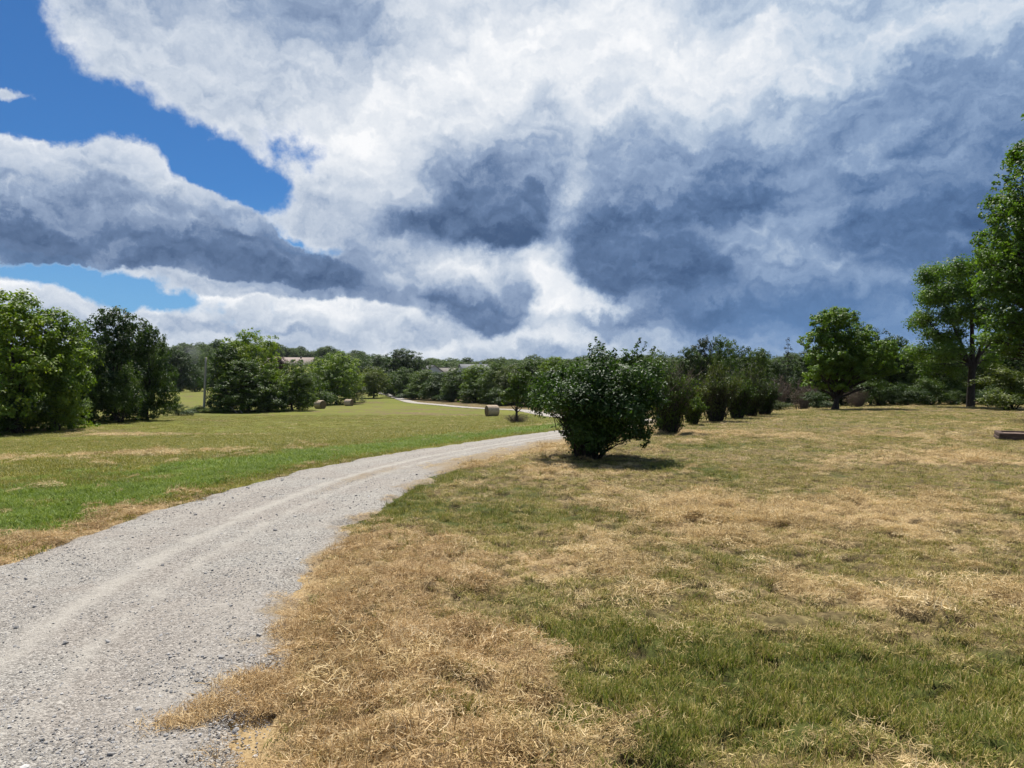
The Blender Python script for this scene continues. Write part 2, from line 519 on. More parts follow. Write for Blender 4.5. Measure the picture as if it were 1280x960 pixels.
def principled(nt, out, color, rough=0.8, spec=0.3, normal=None, **kw):
    ins = {'Base Color': color, 'Roughness': rough, 'Specular IOR Level': spec}
    if normal is not None: ins['Normal'] = normal
    ins.update(kw)
    p = node(nt, 'ShaderNodeBsdfPrincipled', ins)
    if out is not None: nt.links.new(p.outputs[0], out.inputs['Surface'])
    return p


def ground_material():
    m, nt, out = material('mown_grass')
    P = nt.nodes.new('ShaderNodeNewGeometry').outputs['Position']
    s, g, lf, vg, ho = (attr(nt, k) for k in ('straw', 'green', 'field', 'verge', 'hollow'))
    nA = noise(nt, P, 1.3, 5, 0.6); nB = noise(nt, P, 14.0, 6, 0.7); nC = noise(nt, P, 60.0, 3, 0.6); nD = noise(nt, P, .22, 4, 0.6)
    thatch = ramp(nt, nB, [(0.25, (.035, .026, .012)), (0.45, (.105, .078, .034)), (0.62, (.23, .17, .078)), (0.8, (.38, .29, .15))])
    strawc = ramp(nt, nC * 0.5 + nB * 0.5, [(0.28, (.10, .065, .025)), (0.45, (.30, .21, .10)), (0.7, (.48, .355, .195))])
    greenc = ramp(nt, nC * 0.4 + nB * 0.6, [(0.3, (.022, .030, .007)), (0.5, (.060, .070, .014)), (0.7, (.12, .125, .032))])
    fieldg = ramp(nt, nB * 0.5 + nD * 0.5, [(0.3, (.085, .105, .014)), (0.5, (.135, .145, .021)), (0.7, (.20, .18, .036))])
    vergeg = ramp(nt, nB * 0.5 + nC * 0.5, [(0.3, (.05, .08, .008)), (0.5, (.092, .145, .014)), (0.7, (.15, .20, .03))])
    greenc = mixcol(nt, lf, greenc, fieldg)
    greenc = mixcol(nt, (vg + (nA - 0.5) * 0.5).step(0.25, 0.75), greenc, vergeg)
    c = mixcol(nt, (g + (nB - 0.5) * 0.5).step(0.2, 0.62), thatch, greenc)
    c = mixcol(nt, (s + (nB - 0.5) * 0.5).step(0.38, 0.75), c, strawc)
    c = mixcol(nt, ho * 0.85, c, (.05, .036, .018))
    b = node(nt, 'ShaderNodeBump', {'Strength': 0.6, 'Distance': 0.03, 'Height': nB * 0.7 + nC * 0.3})
    principled(nt, out, c, 0.9, 0.12, b.outputs[0])
    return m


def build_ground():
    a = np.concatenate([np.arange(-46, 46, 0.12), np.linspace(46, 314, 100, endpoint=False)]) * pi / 180
    r = [0.0, .35, 0.7]
    while r[-1] < 13: r.append(r[-1] + max(0.012, r[-1] * 0.0055))
    while r[-1] < 70: r.append(r[-1] * 1.010)
    while r[-1] < 700: r.append(r[-1] * 1.025)
    while r[-1] < 3500: r.append(r[-1] * 1.10)
    r = np.array(r[1:])
    RR, AA = np.meshgrid(r, a, indexing='ij')
    X = (RR * np.sin(AA)).ravel(); Y = (RR * np.cos(AA)).ravel()
    z, s, g, l, v, e = ground_z(X, Y)
    inside = (e == 0)
    z = z - np.where(inside, 0.03 + 0.04 * sstep(np.hypot(X, Y), 20, 120), 0)
    nr, na = len(r), len(a)
    V = np.vstack([np.stack([X, Y, z], 1), [[0, 0, H1(0, 0)]]])
    i = np.arange(nr - 1)[:, None] * na; j = np.arange(na)[None]; j2 = (j + 1) % na
    Q = np.stack([i + j, i + j2, i + na + j2, i + na + j], -1).reshape(-1, 4)
    c = nr * na
    T = np.stack([np.full(na, c), (np.arange(na) + 1) % na, np.arange(na)], 1)
    ap = lambda q, d: ('POINT', np.append(q, d))
    me = make_mesh('ground', V, [Q[:, ::-1], T[:, ::-1]], [ground_material()], True,
                   {'straw': ap(s, 0), 'green': ap(g, 0), 'field': ap(l.astype(float), 0), 'verge': ap(v, 0), 'hollow': ap(hollows(X, Y) * sstep(-np.hypot(X, Y), -30, -12) * (~l), 0)})
    tag(obj('ground', me), kind='structure')


build_ground()


# ------------------------------------------------------------------ gravel drive
def road_material():
    m, nt, out = material('crushed_limestone')
    P = nt.nodes.new('ShaderNodeNewGeometry').outputs['Position']
    u = attr(nt, 'across'); st = attr(nt, 'litter')
    n1 = noise(nt, P, 2.2, 5, 0.6); n2 = noise(nt, P, 26, 4, 0.65); n3 = noise(nt, P, 0.7, 4, 0.6)
    vo = node(nt, 'ShaderNodeTexVoronoi', {'Vector': P, 'Scale': 85.0, 'Randomness': 1.0})
    vo2 = node(nt, 'ShaderNodeTexVoronoi', {'Vector': P, 'Scale': 190.0, 'Randomness': 1.0})
    cell = Ex(nt, node(nt, 'ShaderNodeSeparateXYZ', {0: vo.outputs['Color']}).outputs[0])
    cell2 = Ex(nt, node(nt, 'ShaderNodeSeparateXYZ', {0: vo2.outputs['Color']}).outputs[0])
    stone = ramp(nt, cell * 0.55 + cell2 * 0.25 + n2 * 0.3, [(0.2, (.15, .141, .128)), (0.45, (.27, .256, .235)), (0.65, (.365, .348, .322)), (0.9, (.56, .54, .50))])
    dust = ramp(nt, n2, [(0.3, (.33, .308, .275)), (0.7, (.48, .455, .415))])
    # wheel tracks: pale dust pressed along two lines, coarser stones between them
    def line(c, w): return ((u - c)._m('ABSOLUTE')).step(w, 0.0) if False else (1.0 - ((u + (n1 - 0.5) * 0.22 - c)._m('ABSOLUTE')).step(0.0, w))
    tr = line(-0.04, 0.12) * 1.35 + line(0.25, 0.08) * 0.9 + line(-0.62, 0.2) * 0.45 + line(0.7, 0.2) * 0.35
    tr = tr * (n1.step(0.35, 0.6) * 0.7 + 0.3) + n3.step(0.50, 0.72) * 0.40
    c = mixcol(nt, (tr + (n2 - 0.5) * 0.6).clamp(), mixcol(nt, n3.step(.38, .62) * .55, stone, mixcol(nt, 1.0, stone, (.86, .79, .76), 'MULTIPLY')), dust)
    lit = ramp(nt, n2, [(0.3, (.17, .115, .055)), (0.7, (.38, .30, .185))])
    c = mixcol(nt, (st + (n2 - 0.5) * 0.9 + (n1 - 0.5) * 0.6).step(0.42, 1.0) * 0.85, c, lit)
    c = mixcol(nt, 1.0, c, (1.0, .972, .925), 'MULTIPLY')
    h = n2 * 0.5 + Ex(nt, vo.outputs['Distance']) * -0.5 + Ex(nt, vo2.outputs['Distance']) * -0.3
    b = node(nt, 'ShaderNodeBump', {'Strength': 0.9, 'Distance': 0.02, 'Height': h})
    principled(nt, out, c, 0.9, 0.2, b.outputs[0])
    return m


def road_litter(x, y, off, hw):
    """straw scattered on the stones"""
    n = fbm(x * 1.1, y * 1.1, 4)
    far = sstep(y, 11, 15) * sstep(-y, -60, -35) * sstep(off / hw, 0.0 + .4 * n, 0.75 + .4 * n)
    edge = sstep(off / hw, 0.72 + .35 * n, 1.05 + .35 * n) + .9 * sstep(-off / hw, 0.84 + .3 * n, 1.05 + .3 * n)
    mid = 0.5 * np.exp(-((off / hw - 0.1) / 0.16) ** 2) * sstep(y, 9, 11) * sstep(-y, -18, -13)
    spots = gauss(x, y, [(270, 800, .3, .35, .3), (230, 850, .25, .2, .3), (330, 760, .25, .3, .25), (450, 600, .5, 1.5, .25), (400, 700, .3, .3, .4)])
    return np.clip(far * 0.95 + edge * 0.8 + mid + spots + 0.15 * n, 0, 1)


def build_road():
    s = [0.0]
    while s[-1] < _rs[-1]:
        yy = np.interp(s[-1], _rs, RC[:, 1])
        s.append(s[-1] + (0.3 if yy < 0.5 else 0.045 if yy < 9 else 0.09 if yy < 26 else 0.8))
    s = np.array(s[:-1] + [_rs[-1]])
    c = np.stack([np.interp(s, _rs, RC[:, k]) for k in range(3)], 1)
    t = np.gradient(c[:, :2], axis=0); t /= np.linalg.norm(t, axis=1, keepdims=True)
    n = np.stack([t[:, 1], -t[:, 0]], 1)
    u = np.linspace(-1, 1, 64)
    wl = c[:, 2] + 0.34 * fbm(s * 0.9, s * 0 + 3, 5, .62) + 0.03
    wr = c[:, 2] + 0.40 * fbm(s * 0.8, s * 0 + 13, 5, .6) + 0.03
    off = np.where(u[None] < 0, u[None] * wl[:, None], u[None] * wr[:, None])
    X = c[:, 0:1] + n[:, 0:1] * off; Y = c[:, 1:2] + n[:, 1:2] * off
    hw = np.repeat(c[:, 2:3], len(u), 1)
    z = height(X, Y)
    r = np.hypot(X, Y); fine = sstep(-r, -26, -12)
    uu = off / hw
    z = z + 0.022 + 0.05 * sstep(r, 30, 120) - 0.055 * sstep(np.abs(u)[None], 0.86, 1.0)
    z = z + fine * (0.018 * fbm(X * 1.4, Y * 1.4, 3) - 0.022 * np.exp(-((uu - .42) / .16) ** 2) - 0.022 * np.exp(-((uu + .38) / .16) ** 2)
                    + 0.012 * np.exp(-(uu / .12) ** 2) + 0.010 * fbm(X * 9, Y * 9, 3))
    nr, nc = X.shape
    i = np.arange(nr - 1)[:, None] * nc; j = np.arange(nc - 1)[None]
    Q = np.stack([i + j, i + j + 1, i + nc + j + 1, i + nc + j], -1).reshape(-1, 4)
    lit = road_litter(X.ravel(), Y.ravel(), off.ravel(), hw.ravel())
    me = make_mesh('gravel_road', np.stack([X, Y, z], -1).reshape(-1, 3), [Q], [road_material()], True,
                   {'across': ('POINT', uu.ravel()), 'litter': ('POINT', lit)})
    tag(obj('gravel_road', me), kind='structure')


build_road()

# ================================================================== grass, straw and loose stones (nobody could count them)
def proto_collection(name, meshes):
    c = bpy.data.collections.new(name)
    for k, me in enumerate(meshes):
        o = bpy.data.objects.new("%s_%02d" % (name, k), me)       # ordered by name
        c.objects.link(o)
    return c


def scatter(name, coll, P, rot, scl, kind, tone, label):
    me = bpy.data.meshes.new(name + '_points')
    n = len(P)
    me.vertices.add(n); me.vertices.foreach_set('co', np.asarray(P, np.float32).ravel())
    for k, t, arr in (('rot', 'FLOAT_VECTOR', rot), ('scl', 'FLOAT_VECTOR', scl), ('pick', 'INT', kind), ('tone', 'FLOAT', tone)):
        a = me.attributes.new(k, t, 'POINT')
        a.data.foreach_set('vector' if t == 'FLOAT_VECTOR' else 'value', np.asarray(arr, np.int32 if t == 'INT' else np.float32).ravel())
    o = obj(name, me)
    ng = bpy.data.node_groups.new(name + '_scatter', 'GeometryNodeTree')
    ng.interface.new_socket('Geometry', in_out='INPUT', socket_type='NodeSocketGeometry')
    ng.interface.new_socket('Geometry', in_out='OUTPUT', socket_type='NodeSocketGeometry')
    gi = ng.nodes.new('NodeGroupInput'); go = ng.nodes.new('NodeGroupOutput')
    ci = ng.nodes.new('GeometryNodeCollectionInfo'); ci.inputs['Collection'].default_value = coll
    ci.inputs['Separate Children'].default_value = True; ci.inputs['Reset Children'].default_value = True
    ip = ng.nodes.new('GeometryNodeInstanceOnPoints'); ip.inputs['Pick Instance'].default_value = True
    def nat(nm, t):
        a = ng.nodes.new('GeometryNodeInputNamedAttribute'); a.data_type = t; a.inputs['Name'].default_value = nm
        return next(s for s in a.outputs if s.enabled and s.name == 'Attribute')
    er = ng.nodes.new('FunctionNodeEulerToRotation')
    L = ng.links.new
    L(nat('rot', 'FLOAT_VECTOR'), er.inputs[0])
    L(gi.outputs[0], ip.inputs['Points']); L(ci.outputs[0], ip.inputs['Instance'])
    L(nat('pick', 'INT'), ip.inputs['Instance Index']); L(er.outputs[0], ip.inputs['Rotation']); L(nat('scl', 'FLOAT_VECTOR'), ip.inputs['Scale'])
    L(ip.outputs[0], go.inputs[0])
    md = o.modifiers.new('scatter', 'NODES'); md.node_group = ng
    tag(o, label, name.replace('_', ' '), kind='stuff')
    return o


def blade_mat(name, stops, dry_stops=None, transl=0.35, rough=0.6):
    m, nt, out = material(name)
    v = attr(nt, 'v'); t = attr(nt, 'tone', 'INSTANCER')
    c = ramp(nt, (v * 0.62 + t * 0.38), stops)
    p = principled(nt, None, c, rough, 0.25)
    tr = node(nt, 'ShaderNodeBsdfTranslucent', {'Color': c})
    mx = node(nt, 'ShaderNodeMixShader', {0: transl, 1: p.outputs[0], 2: tr.outputs[0]})
    nt.links.new(mx.outputs[0], out.inputs['Surface'])
    return m


def blades(n, R, length, width, lean, curl, seed, vr=(0, 1), flat_=False, base=0.0):
    """a tussock of n tapered bent blades"""
    g = np.random.default_rng(seed)
    a = g.uniform(0, 2 * pi, n); d = R * np.sqrt(g.random(n))
    bx, by = d * np.cos(a), d * np.sin(a)
    L = length * g.uniform(0.5, 1.15, n); w = width * g.uniform(0.6, 1.2, n)
    th = g.uniform(0, 2 * pi, n)                                  # heading of the bend
    l0 = np.abs(g.normal(lean, lean * 0.45, n)); c = g.normal(curl, abs(curl) * .5, n)
    z0 = base * g.random(n)
    segs = 3
    pts = [np.stack([bx, by, z0 - (0.01 if not flat_ else 0)], 1)]
    ang = l0.copy(); yaw = th.copy(); dyaw = g.normal(0, 0.5 if flat_ else 0.15, n)
    for s in range(segs):
        step = L / segs
        dz = np.cos(ang); dh = np.sin(ang)
        nxt = pts[-1] + np.stack([np.cos(yaw) * dh, np.sin(yaw) * dh, dz], 1) * step[:, None]
        nxt[:, 2] = np.maximum(nxt[:, 2], 0.002)
        pts.append(nxt); ang = ang + c; yaw = yaw + dyaw
    side = np.stack([-np.sin(th), np.cos(th), np.zeros(n)], 1)
    if flat_: side[:, 2] = g.normal(0, .5, n)
    W = [w, w * 0.85, w * 0.55]
    V = []
    for s in range(segs):
        V += [pts[s] - side * W[s][:, None] / 2, pts[s] + side * W[s][:, None] / 2]
    V.append(pts[3])
    V = np.stack(V, 1).reshape(-1, 3)
    b = np.arange(n)[:, None] * 7
    Q = np.concatenate([b + np.array([[0, 1, 3, 2]]), b + np.array([[2, 3, 5, 4]])])
    T = b + np.array([[4, 5, 6]])
    v = g.uniform(vr[0], vr[1], n)
    return V, Q, T, np.concatenate([v, v, v])


def tussock(parts, mats):
    """parts: list of (args of blades, material slot)"""
    Vs, Qs, Ts, vq, vt, mq, mt = [], [], [], [], [], [], []
    off = 0
    for kw, slot in parts:
        V, Q, T, v = blades(**kw)
        n = len(T)
        Vs.append(V); Qs.append(Q + off); Ts.append(T + off); vq.append(v[:2 * n]); vt.append(v[2 * n:])
        mq.append(np.full(2 * n, slot)); mt.append(np.full(n, slot)); off += len(V)
    me = make_mesh('tussock', np.vstack(Vs), [np.vstack(Qs), np.vstack(Ts)], mats, True, {'v': ('FACE', np.concatenate(vq + vt))})
    me.polygons.foreach_set('material_index', np.concatenate(mq + mt).astype(np.int32))
    return me


def build_scatter():
    M_green = blade_mat('green_blades', [(0.1, (.035, .055, .008)), (0.4, (.13, .17, .017)), (0.65, (.235, .25, .036)), (0.9, (.45, .38, .11))])
    M_verge = blade_mat('lush_blades', [(0.1, (.07, .12, .010)), (0.5, (.155, .235, .020)), (0.9, (.30, .34, .05))])
    M_field = blade_mat('field_blades', [(0.1, (.09, .115, .014)), (0.5, (.20, .205, .024)), (0.9, (.36, .30, .06))])
    M_stub = blade_mat('stubble', [(0.1, (.09, .068, .024)), (0.4, (.34, .265, .075)), (0.7, (.60, .46, .18)), (0.95, (.80, .66, .36))], transl=.2)
    M_straw = blade_mat('straw', [(0.1, (.13, .08, .03)), (0.4, (.49, .345, .145)), (0.7, (.76, .575, .29)), (0.95, (.88, .74, .46))], transl=.2)
    M_rust = blade_mat('fresh_straw', [(0.1, (.13, .07, .02)), (0.4, (.40, .255, .105)), (0.7, (.66, .475, .235)), (0.95, (.84, .68, .42))], transl=.2)
    protos = []
    for k in range(4):      # 0-3 green tussocks with a few dead blades
        protos.append(tussock([(dict(n=40, R=.085, length=.085, width=.0055, lean=.42, curl=.28, seed=k), 0), (dict(n=20, R=.09, length=.075, width=.004, lean=.6, curl=.3, seed=20 + k), 1)], [M_green, M_stub]))
    for k in range(4):      # 4-7 dry stubble with some green
        protos.append(tussock([(dict(n=24, R=.09, length=.058, width=.0045, lean=.6, curl=.25, seed=40 + k), 1), (dict(n=20, R=.09, length=.065, width=.0048, lean=.5, curl=.2, seed=60 + k, vr=(.2, 1)), 0),
                               (dict(n=22, R=.1, length=.075, width=.0035, lean=1.35, curl=.12, seed=70 + k, flat_=True, base=.03), 1)], [M_green, M_stub]))
    for k in range(4):      # 8-11 lying straw
        protos.append(tussock([(dict(n=120, R=.14, length=.085, width=.0036, lean=1.40, curl=.16, seed=80 + k, flat_=True, base=.035), 0)], [M_straw]))
    for k in range(4):      # 12-15 reddish straw along the drive
        protos.append(tussock([(dict(n=130, R=.14, length=.09, width=.0036, lean=1.40, curl=.2, seed=110 + k, flat_=True, base=.04), 0)], [M_rust]))
    for k in range(3):      # 16-18 hay field / 19-21 verge: wider patches
        protos.append(tussock([(dict(n=70, R=.26, length=.085, width=.009, lean=.5, curl=.25, seed=140 + k), 0), (dict(n=14, R=.26, length=.08, width=.007, lean=1.0, curl=.2, seed=150 + k, vr=(.1, .8)), 1)], [M_field, M_stub]))
    for k in range(3):
        protos.append(tussock([(dict(n=100, R=.22, length=.11, width=.0085, lean=.4, curl=.25, seed=160 + k), 0)], [M_verge]))
    def heap(seed, mats):
        # a small raked heap: strands lying over a dome
        me_parts = []
        h = np.random.default_rng(seed)
        V, Q, T, v = blades(n=230, R=.15, length=.075, width=.0034, lean=1.4, curl=.14, seed=seed, flat_=True, base=.0)
        q = V.reshape(-1, 7, 3); c = q[:, 3, :2]
        rr = np.linalg.norm(c, axis=1) / .17
        k = .055 * np.clip(1 - rr ** 2, 0, 1) * (.7 + .6 * h.random(len(rr))) + .02 * h.random(len(rr))
        q[:, :, 2] += k[:, None]
        n = len(T)
        me = make_mesh('tussock', q.reshape(-1, 3), [Q, T], mats, True, {'v': ('FACE', v)})
        return me
    for k in range(3): protos.append(heap(300 + k, [M_straw]))      # 22-24
    for k in range(3): protos.append(heap(310 + k, [M_rust]))       # 25-27
    coll = proto_collection('tussock', protos)

    g = np.random.default_rng(3)

    def candidates(r0, r1, dens, fov=47):
        n = int(dens * radians(2 * fov) / 2 * (r1 * r1 - r0 * r0))
        r = np.sqrt(g.uniform(r0 * r0, r1 * r1, n)); a = radians(fov) * g.uniform(-1, 1, n)
        return r * np.sin(a), r * np.cos(a)
    X, Y, far = [], [], []
    for r0, r1, d in [(1.8, 5, 430), (5, 9, 270), (9, 15, 120), (15, 26, 42), (26, 46, 13), (46, 90, 4)]:
        x, y = candidates(r0, r1, d); X.append(x); Y.append(y); far.append(np.full(len(x), sstep(np.array(sqrt(r0 * r1)), 6, 40)))
    x = np.concatenate(X); y = np.concatenate(Y); far = np.concatenate(far)
    z, s, gr, left, vg, e = ground_z(x, y)
    hol = hollows(x, y) * (~left) * (y < 26)
    keep = (np.abs(e) > 0.02 + 0.05 * g.random(len(x))) & (g.random(len(x)) > hol * (.40 + .5 * s)) & (left | (y > 18) | (g.random(len(x)) < .38 + .62 * sstep(fbm(x * 5.5, y * 5.5 + 3, 2), -.28, .12)))
    x, y, z, s, gr, left, vg, e, far = (q[keep] for q in (x, y, z, s, gr, left, vg, e, far))
    u = g.random(len(x))
    pg = 0.80 * sstep(gr + 0.6 * (g.random(len(x)) - .5), 0.10, 0.8)
    ps = sstep(s + 0.5 * (g.random(len(x)) - .5), 0.25, 0.8)
    r4 = g.integers(0, 4, len(x)); r3 = g.integers(0, 3, len(x))
    isstraw = u < ps * np.where((e < 2.0) & (y < 9) & ~left, .70, .85)
    rust = ((~left) & (e < 1.3 + .6 * g.random(len(x)) + .6 * fbm(x * 1.2, y * 1.2, 2)) & (y < 8.5) & (g.random(len(x)) < .85)) | (left & (e > -1.2) & (y < 16))
    isgreen = g.random(len(x)) < pg
    kind = np.where(isstraw, np.where(rust, 12, 8) + r4, np.where(left, np.where(g.random(len(x)) < vg, 19, 16) + r3, np.where(isgreen, 0, 4) + r4))
    hg = (~left) & (hollows(x, y) > .35) & (kind >= 8) & (kind < 16) & (g.random(len(x)) < .55)
    kind = np.where(hg, r4, kind)
    sc = g.uniform(0.5, 1.0, len(x)) * (1 + 1.3 * far)
    hp = (kind >= 8) & (kind < 16) & (g.random(len(x)) < .22) & (y < 24)
    kind = np.where(hp, np.where(kind < 12, 22, 25) + r3, kind)
    sc = np.where(hp, sc * g.uniform(.8, 1.6, len(x)), sc)
    sz = np.where((kind < 4) & ~left, 0.7 + 0.55 * gr, np.where(hp, 1.15, np.where(kind >= 8, .75, 1.0))) * g.uniform(.75, 1.2, len(x)) / (1 + 0.5 * far)
    sz = np.where((kind >= 19) & (kind < 22), sz * (0.55 + .4 * g.random(len(x))), sz)
    scl = np.stack([sc, sc, sc * sz], 1)
    tl = np.where((kind >= 8) & (kind < 16), .16, np.where(hp, .2, .10))
    rot = np.stack([g.normal(0, 1, len(x)) * tl, g.normal(0, 1, len(x)) * tl, g.uniform(0, 2 * pi, len(x))], 1)
    tone = np.clip(0.5 + 0.5 * fbm(x * 1.3, y * 1.3, 3) + 0.35 * fbm(x * 4.3 + 8, y * 4.3, 2) + g.normal(0, .15, len(x)), 0, 1)
    print('tussocks', len(x))
    P = np.stack([x, y, z], 1)
    for sel, nm, lb in ((kind < 8, 'lawn_grass', 'short half dried mown lawn grass on the right of the gravel drive'),
                        (((kind >= 8) & (kind < 16)) | (kind >= 22), 'loose_straw', 'loose dry tan straw raked over the mown grass'),
                        ((kind >= 16) & (kind < 22), 'field_grass', 'green hay field grass left of the gravel drive')):
        scatter(nm, coll, P[sel], rot[sel], scl[sel], kind[sel], tone[sel], lb)

    # straw blown onto the stones of the drive
    X = []; Y = []
    for r0, r1, d in [(1.8, 6, 380), (6, 12, 120), (12, 24, 40)]:
        a, b = candidates(r0, r1, d, 45); X.append(a); Y.append(b)
    x = np.concatenate(X); y = np.concatenate(Y)
    e, off, hw = road_side(x, y)
    lit = road_litter(x, y, off, hw)
    # the two raked tongues of straw reaching across the stones
    tongue = gauss(x + .1 * fbm(x * 3, y * 3, 2), y + .06 * fbm(x * 3, y * 3 + 5, 2), [(225, 908, .16, .05, 1.2), (290, 882, .25, .07, 1.3), (350, 855, .3, .11, 1.3), (390, 790, .25, .2, 1.1), (420, 720, .2, .25, 1.0), (345, 905, .18, .12, .6), (268, 945, .05, .05, .9)])
    keep = (e == 0) & ((g.random(len(x)) < (sstep(lit, .40, .95) * .85)) | (tongue > .5)) & (y < 24)
    x, y, tongue = x[keep], y[keep], tongue[keep]
    e, off, hw = road_side(x, y)
    n = len(x)
    heavy = tongue > .5
    s_ = np.where(heavy, g.uniform(.6, .95, n), g.uniform(.3, .7, n))
    scatter('scattered_straw', coll, np.stack([x, y, height(x, y) + .012], 1), np.stack([np.zeros(n), np.zeros(n), g.uniform(0, 6.28, n)], 1),
            np.stack([s_, s_, s_ * np.where(heavy, 1.0, .4)], 1), np.where(heavy, 12, np.where(y > 12, 8, 12)) + g.integers(0, 4, n), g.uniform(.2, .9, n), 'rusty loose straw blown across the gravel drive')

    # loose stones
    m, nt, out = material('limestone_chips')
    t = attr(nt, 'tone', 'INSTANCER')
    c = ramp(nt, t, [(0.0, (.19, .182, .172)), (0.35, (.285, .27, .252)), (0.7, (.41, .392, .366)), (1.0, (.62, .60, .57))])
    principled(nt, out, c, 0.85, 0.25)
    stones = []
    for k in range(6):
        h = np.random.default_rng(200 + k)
        import bmesh
        bm = bmesh.new(); bmesh.ops.create_icosphere(bm, subdivisions=1, radius=0.5)
        for v in bm.verts:
            v.co *= h.uniform(.72, 1.25); v.co.x *= 1.25; v.co.z *= .62
        me = bpy.data.meshes.new('chip'); bm.to_mesh(me); bm.free(); me.materials.append(m)
        stones.append(me)
    sc_ = proto_collection('stone_chip', stones)
    X = []; Y = []
    for r0, r1, d in [(1.8, 4.5, 4600), (4.5, 8, 1700), (8, 13, 420), (13, 22, 90)]:
        a, b = candidates(r0, r1, d, 44); X.append(a); Y.append(b)
    x = np.concatenate(X); y = np.concatenate(Y)
    e, off, hw = road_side(x, y)
    q = off / hw
    p = np.clip(.75 + .9 * fbm(x * 1.5, y * 1.5, 4) - 1.1 * np.exp(-((q + .04) / .13) ** 2) - .45 * np.exp(-((q - .3) / .1) ** 2), .06, 1)
    keep = (np.abs(q) < 1.08 + .12 * fbm(x * 2, y * 2, 3)) & (g.random(len(x)) < p)
    x, y, q = x[keep], y[keep], q[keep]; n = len(x)
    size = np.clip(np.exp(g.normal(-5.1, .5, n)), .003, .035) * np.where(np.hypot(x, y) > 8, 1.35, 1.0)
    size = np.where((g.random(n) < .012) & (np.hypot(x, y) > 2.9), size * 2.0, size)
    r = np.hypot(x, y)
    z = height(x, y) + 0.022 + sstep(-r, -26, -12) * (0.018 * fbm(x * 1.4, y * 1.4, 3) - 0.022 * np.exp(-((q - .42) / .16) ** 2) - 0.022 * np.exp(-((q + .38) / .16) ** 2) + 0.012 * np.exp(-(q / .12) ** 2) + 0.010 * fbm(x * 9, y * 9, 3))
    z = z - 0.055 * sstep(np.abs(q), .86, 1.0) + size * .12
    print('stones', n)
    scatter('loose_gravel', sc_, np.stack([x, y, z], 1), np.stack([g.normal(0, .3, n), g.normal(0, .3, n), g.uniform(0, 6.28, n)], 1),
            np.stack([size] * 3, 1), g.integers(0, 6, n), np.clip(g.normal(.42, .2, n) + .3 * fbm(x * .8, y * .8, 3), 0, 1), 'loose pale grey limestone chips on the drive')


build_scatter()

# ================================================================== trees and shrubs
def tubes(lines, radii, sides=5):
    """lines (n,k,3), radii (n,k) -> vertices and quads"""
    L = np.asarray(lines, float); R = np.asarray(radii, float)
    n, k, _ = L.shape
    T = np.gradient(L, axis=1); T /= np.linalg.norm(T, axis=2, keepdims=True) + 1e-9
    ref = np.where(np.abs(T[:, :, 2:3]) > .85, np.array([1., 0, 0]), np.array([0., 0, 1]))
    A = np.cross(T, ref); A /= np.linalg.norm(A, axis=2, keepdims=True) + 1e-9
    B = np.cross(T, A)
    ang = np.arange(sides) * 2 * pi / sides
    V = L[:, :, None] + R[:, :, None, None] * (np.cos(ang)[None, None, :, None] * A[:, :, None] + np.sin(ang)[None, None, :, None] * B[:, :, None])
    base = (np.arange(n) * k * sides)[:, None, None]; row = (np.arange(k - 1) * sides)[None, :, None]; j = np.arange(sides)[None, None]
    j2 = (j + 1) % sides
    Q = np.stack([base + row + j, base + row + j2, base + row + sides + j2, base + row + sides + j], -1).reshape(-1, 4)
    return V.reshape(-1, 3), Q


def leaves(P, N, size, aspect, g, droop=0.0, fold=0.25):
    """diamond leaves at points P facing N; each is two folded halves"""
    n = len(P)
    N = N / (np.linalg.norm(N, axis=1, keepdims=True) + 1e-9)
    r = g.normal(size=(n, 3)); r[:, 2] -= droop
    A = r - (r * N).sum(1, keepdims=True) * N; A /= np.linalg.norm(A, axis=1, keepdims=True) + 1e-9
    B = np.cross(N, A)
    s = (size * g.uniform(.6, 1.3, n))[:, None]
    w = s * aspect
    base = P - A * s * .5; tip = P + A * s * .5
    mid = P - A * s * 0.05
    l = mid + B * w * .5 + N * w * fold; rr = mid - B * w * .5 + N * w * fold
    V = np.stack([base, rr, tip, l], 1).reshape(-1, 3)
    i = np.arange(n)[:, None] * 4
    T = np.concatenate([i + np.array([[0, 1, 2]]), i + np.array([[0, 2, 3]])])
    return V, T


def leaf_mat(name, stops, transl=0.42, tcol=(1.15, 1.25, .55), rough=.5, spec=.3):
    m, nt, out = material(name)
    v = attr(nt, 'v')
    oi = nt.nodes.new('ShaderNodeObjectInfo')
    rnd = Ex(nt, oi.outputs['Random'])
    c = ramp(nt, v * 0.78 + rnd * 0.22, stops)
    p = principled(nt, None, c, rough, spec)
    tc = mixcol(nt, 1.0, c, tcol, 'MULTIPLY')
    tr = node(nt, 'ShaderNodeBsdfTranslucent', {'Color': tc})
    mx = node(nt, 'ShaderNodeMixShader', {0: transl, 1: p.outputs[0], 2: tr.outputs[0]})
    nt.links.new(mx.outputs[0], out.inputs['Surface'])
    return m


def bark_mat(name, a, b):
    m, nt, out = material(name)
    P = nt.nodes.new('ShaderNodeTexCoord').outputs['Object']
    n = noise(nt, vmath(nt, 'MULTIPLY', P, (1, 1, .25)), 18, 5, .65)
    c = ramp(nt, n, [(.3, a), (.7, b)])
    bp = node(nt, 'ShaderNodeBump', {'Strength': .7, 'Distance': .02, 'Height': n})
    principled(nt, out, c, .9, .15, bp.outputs[0])
    return m


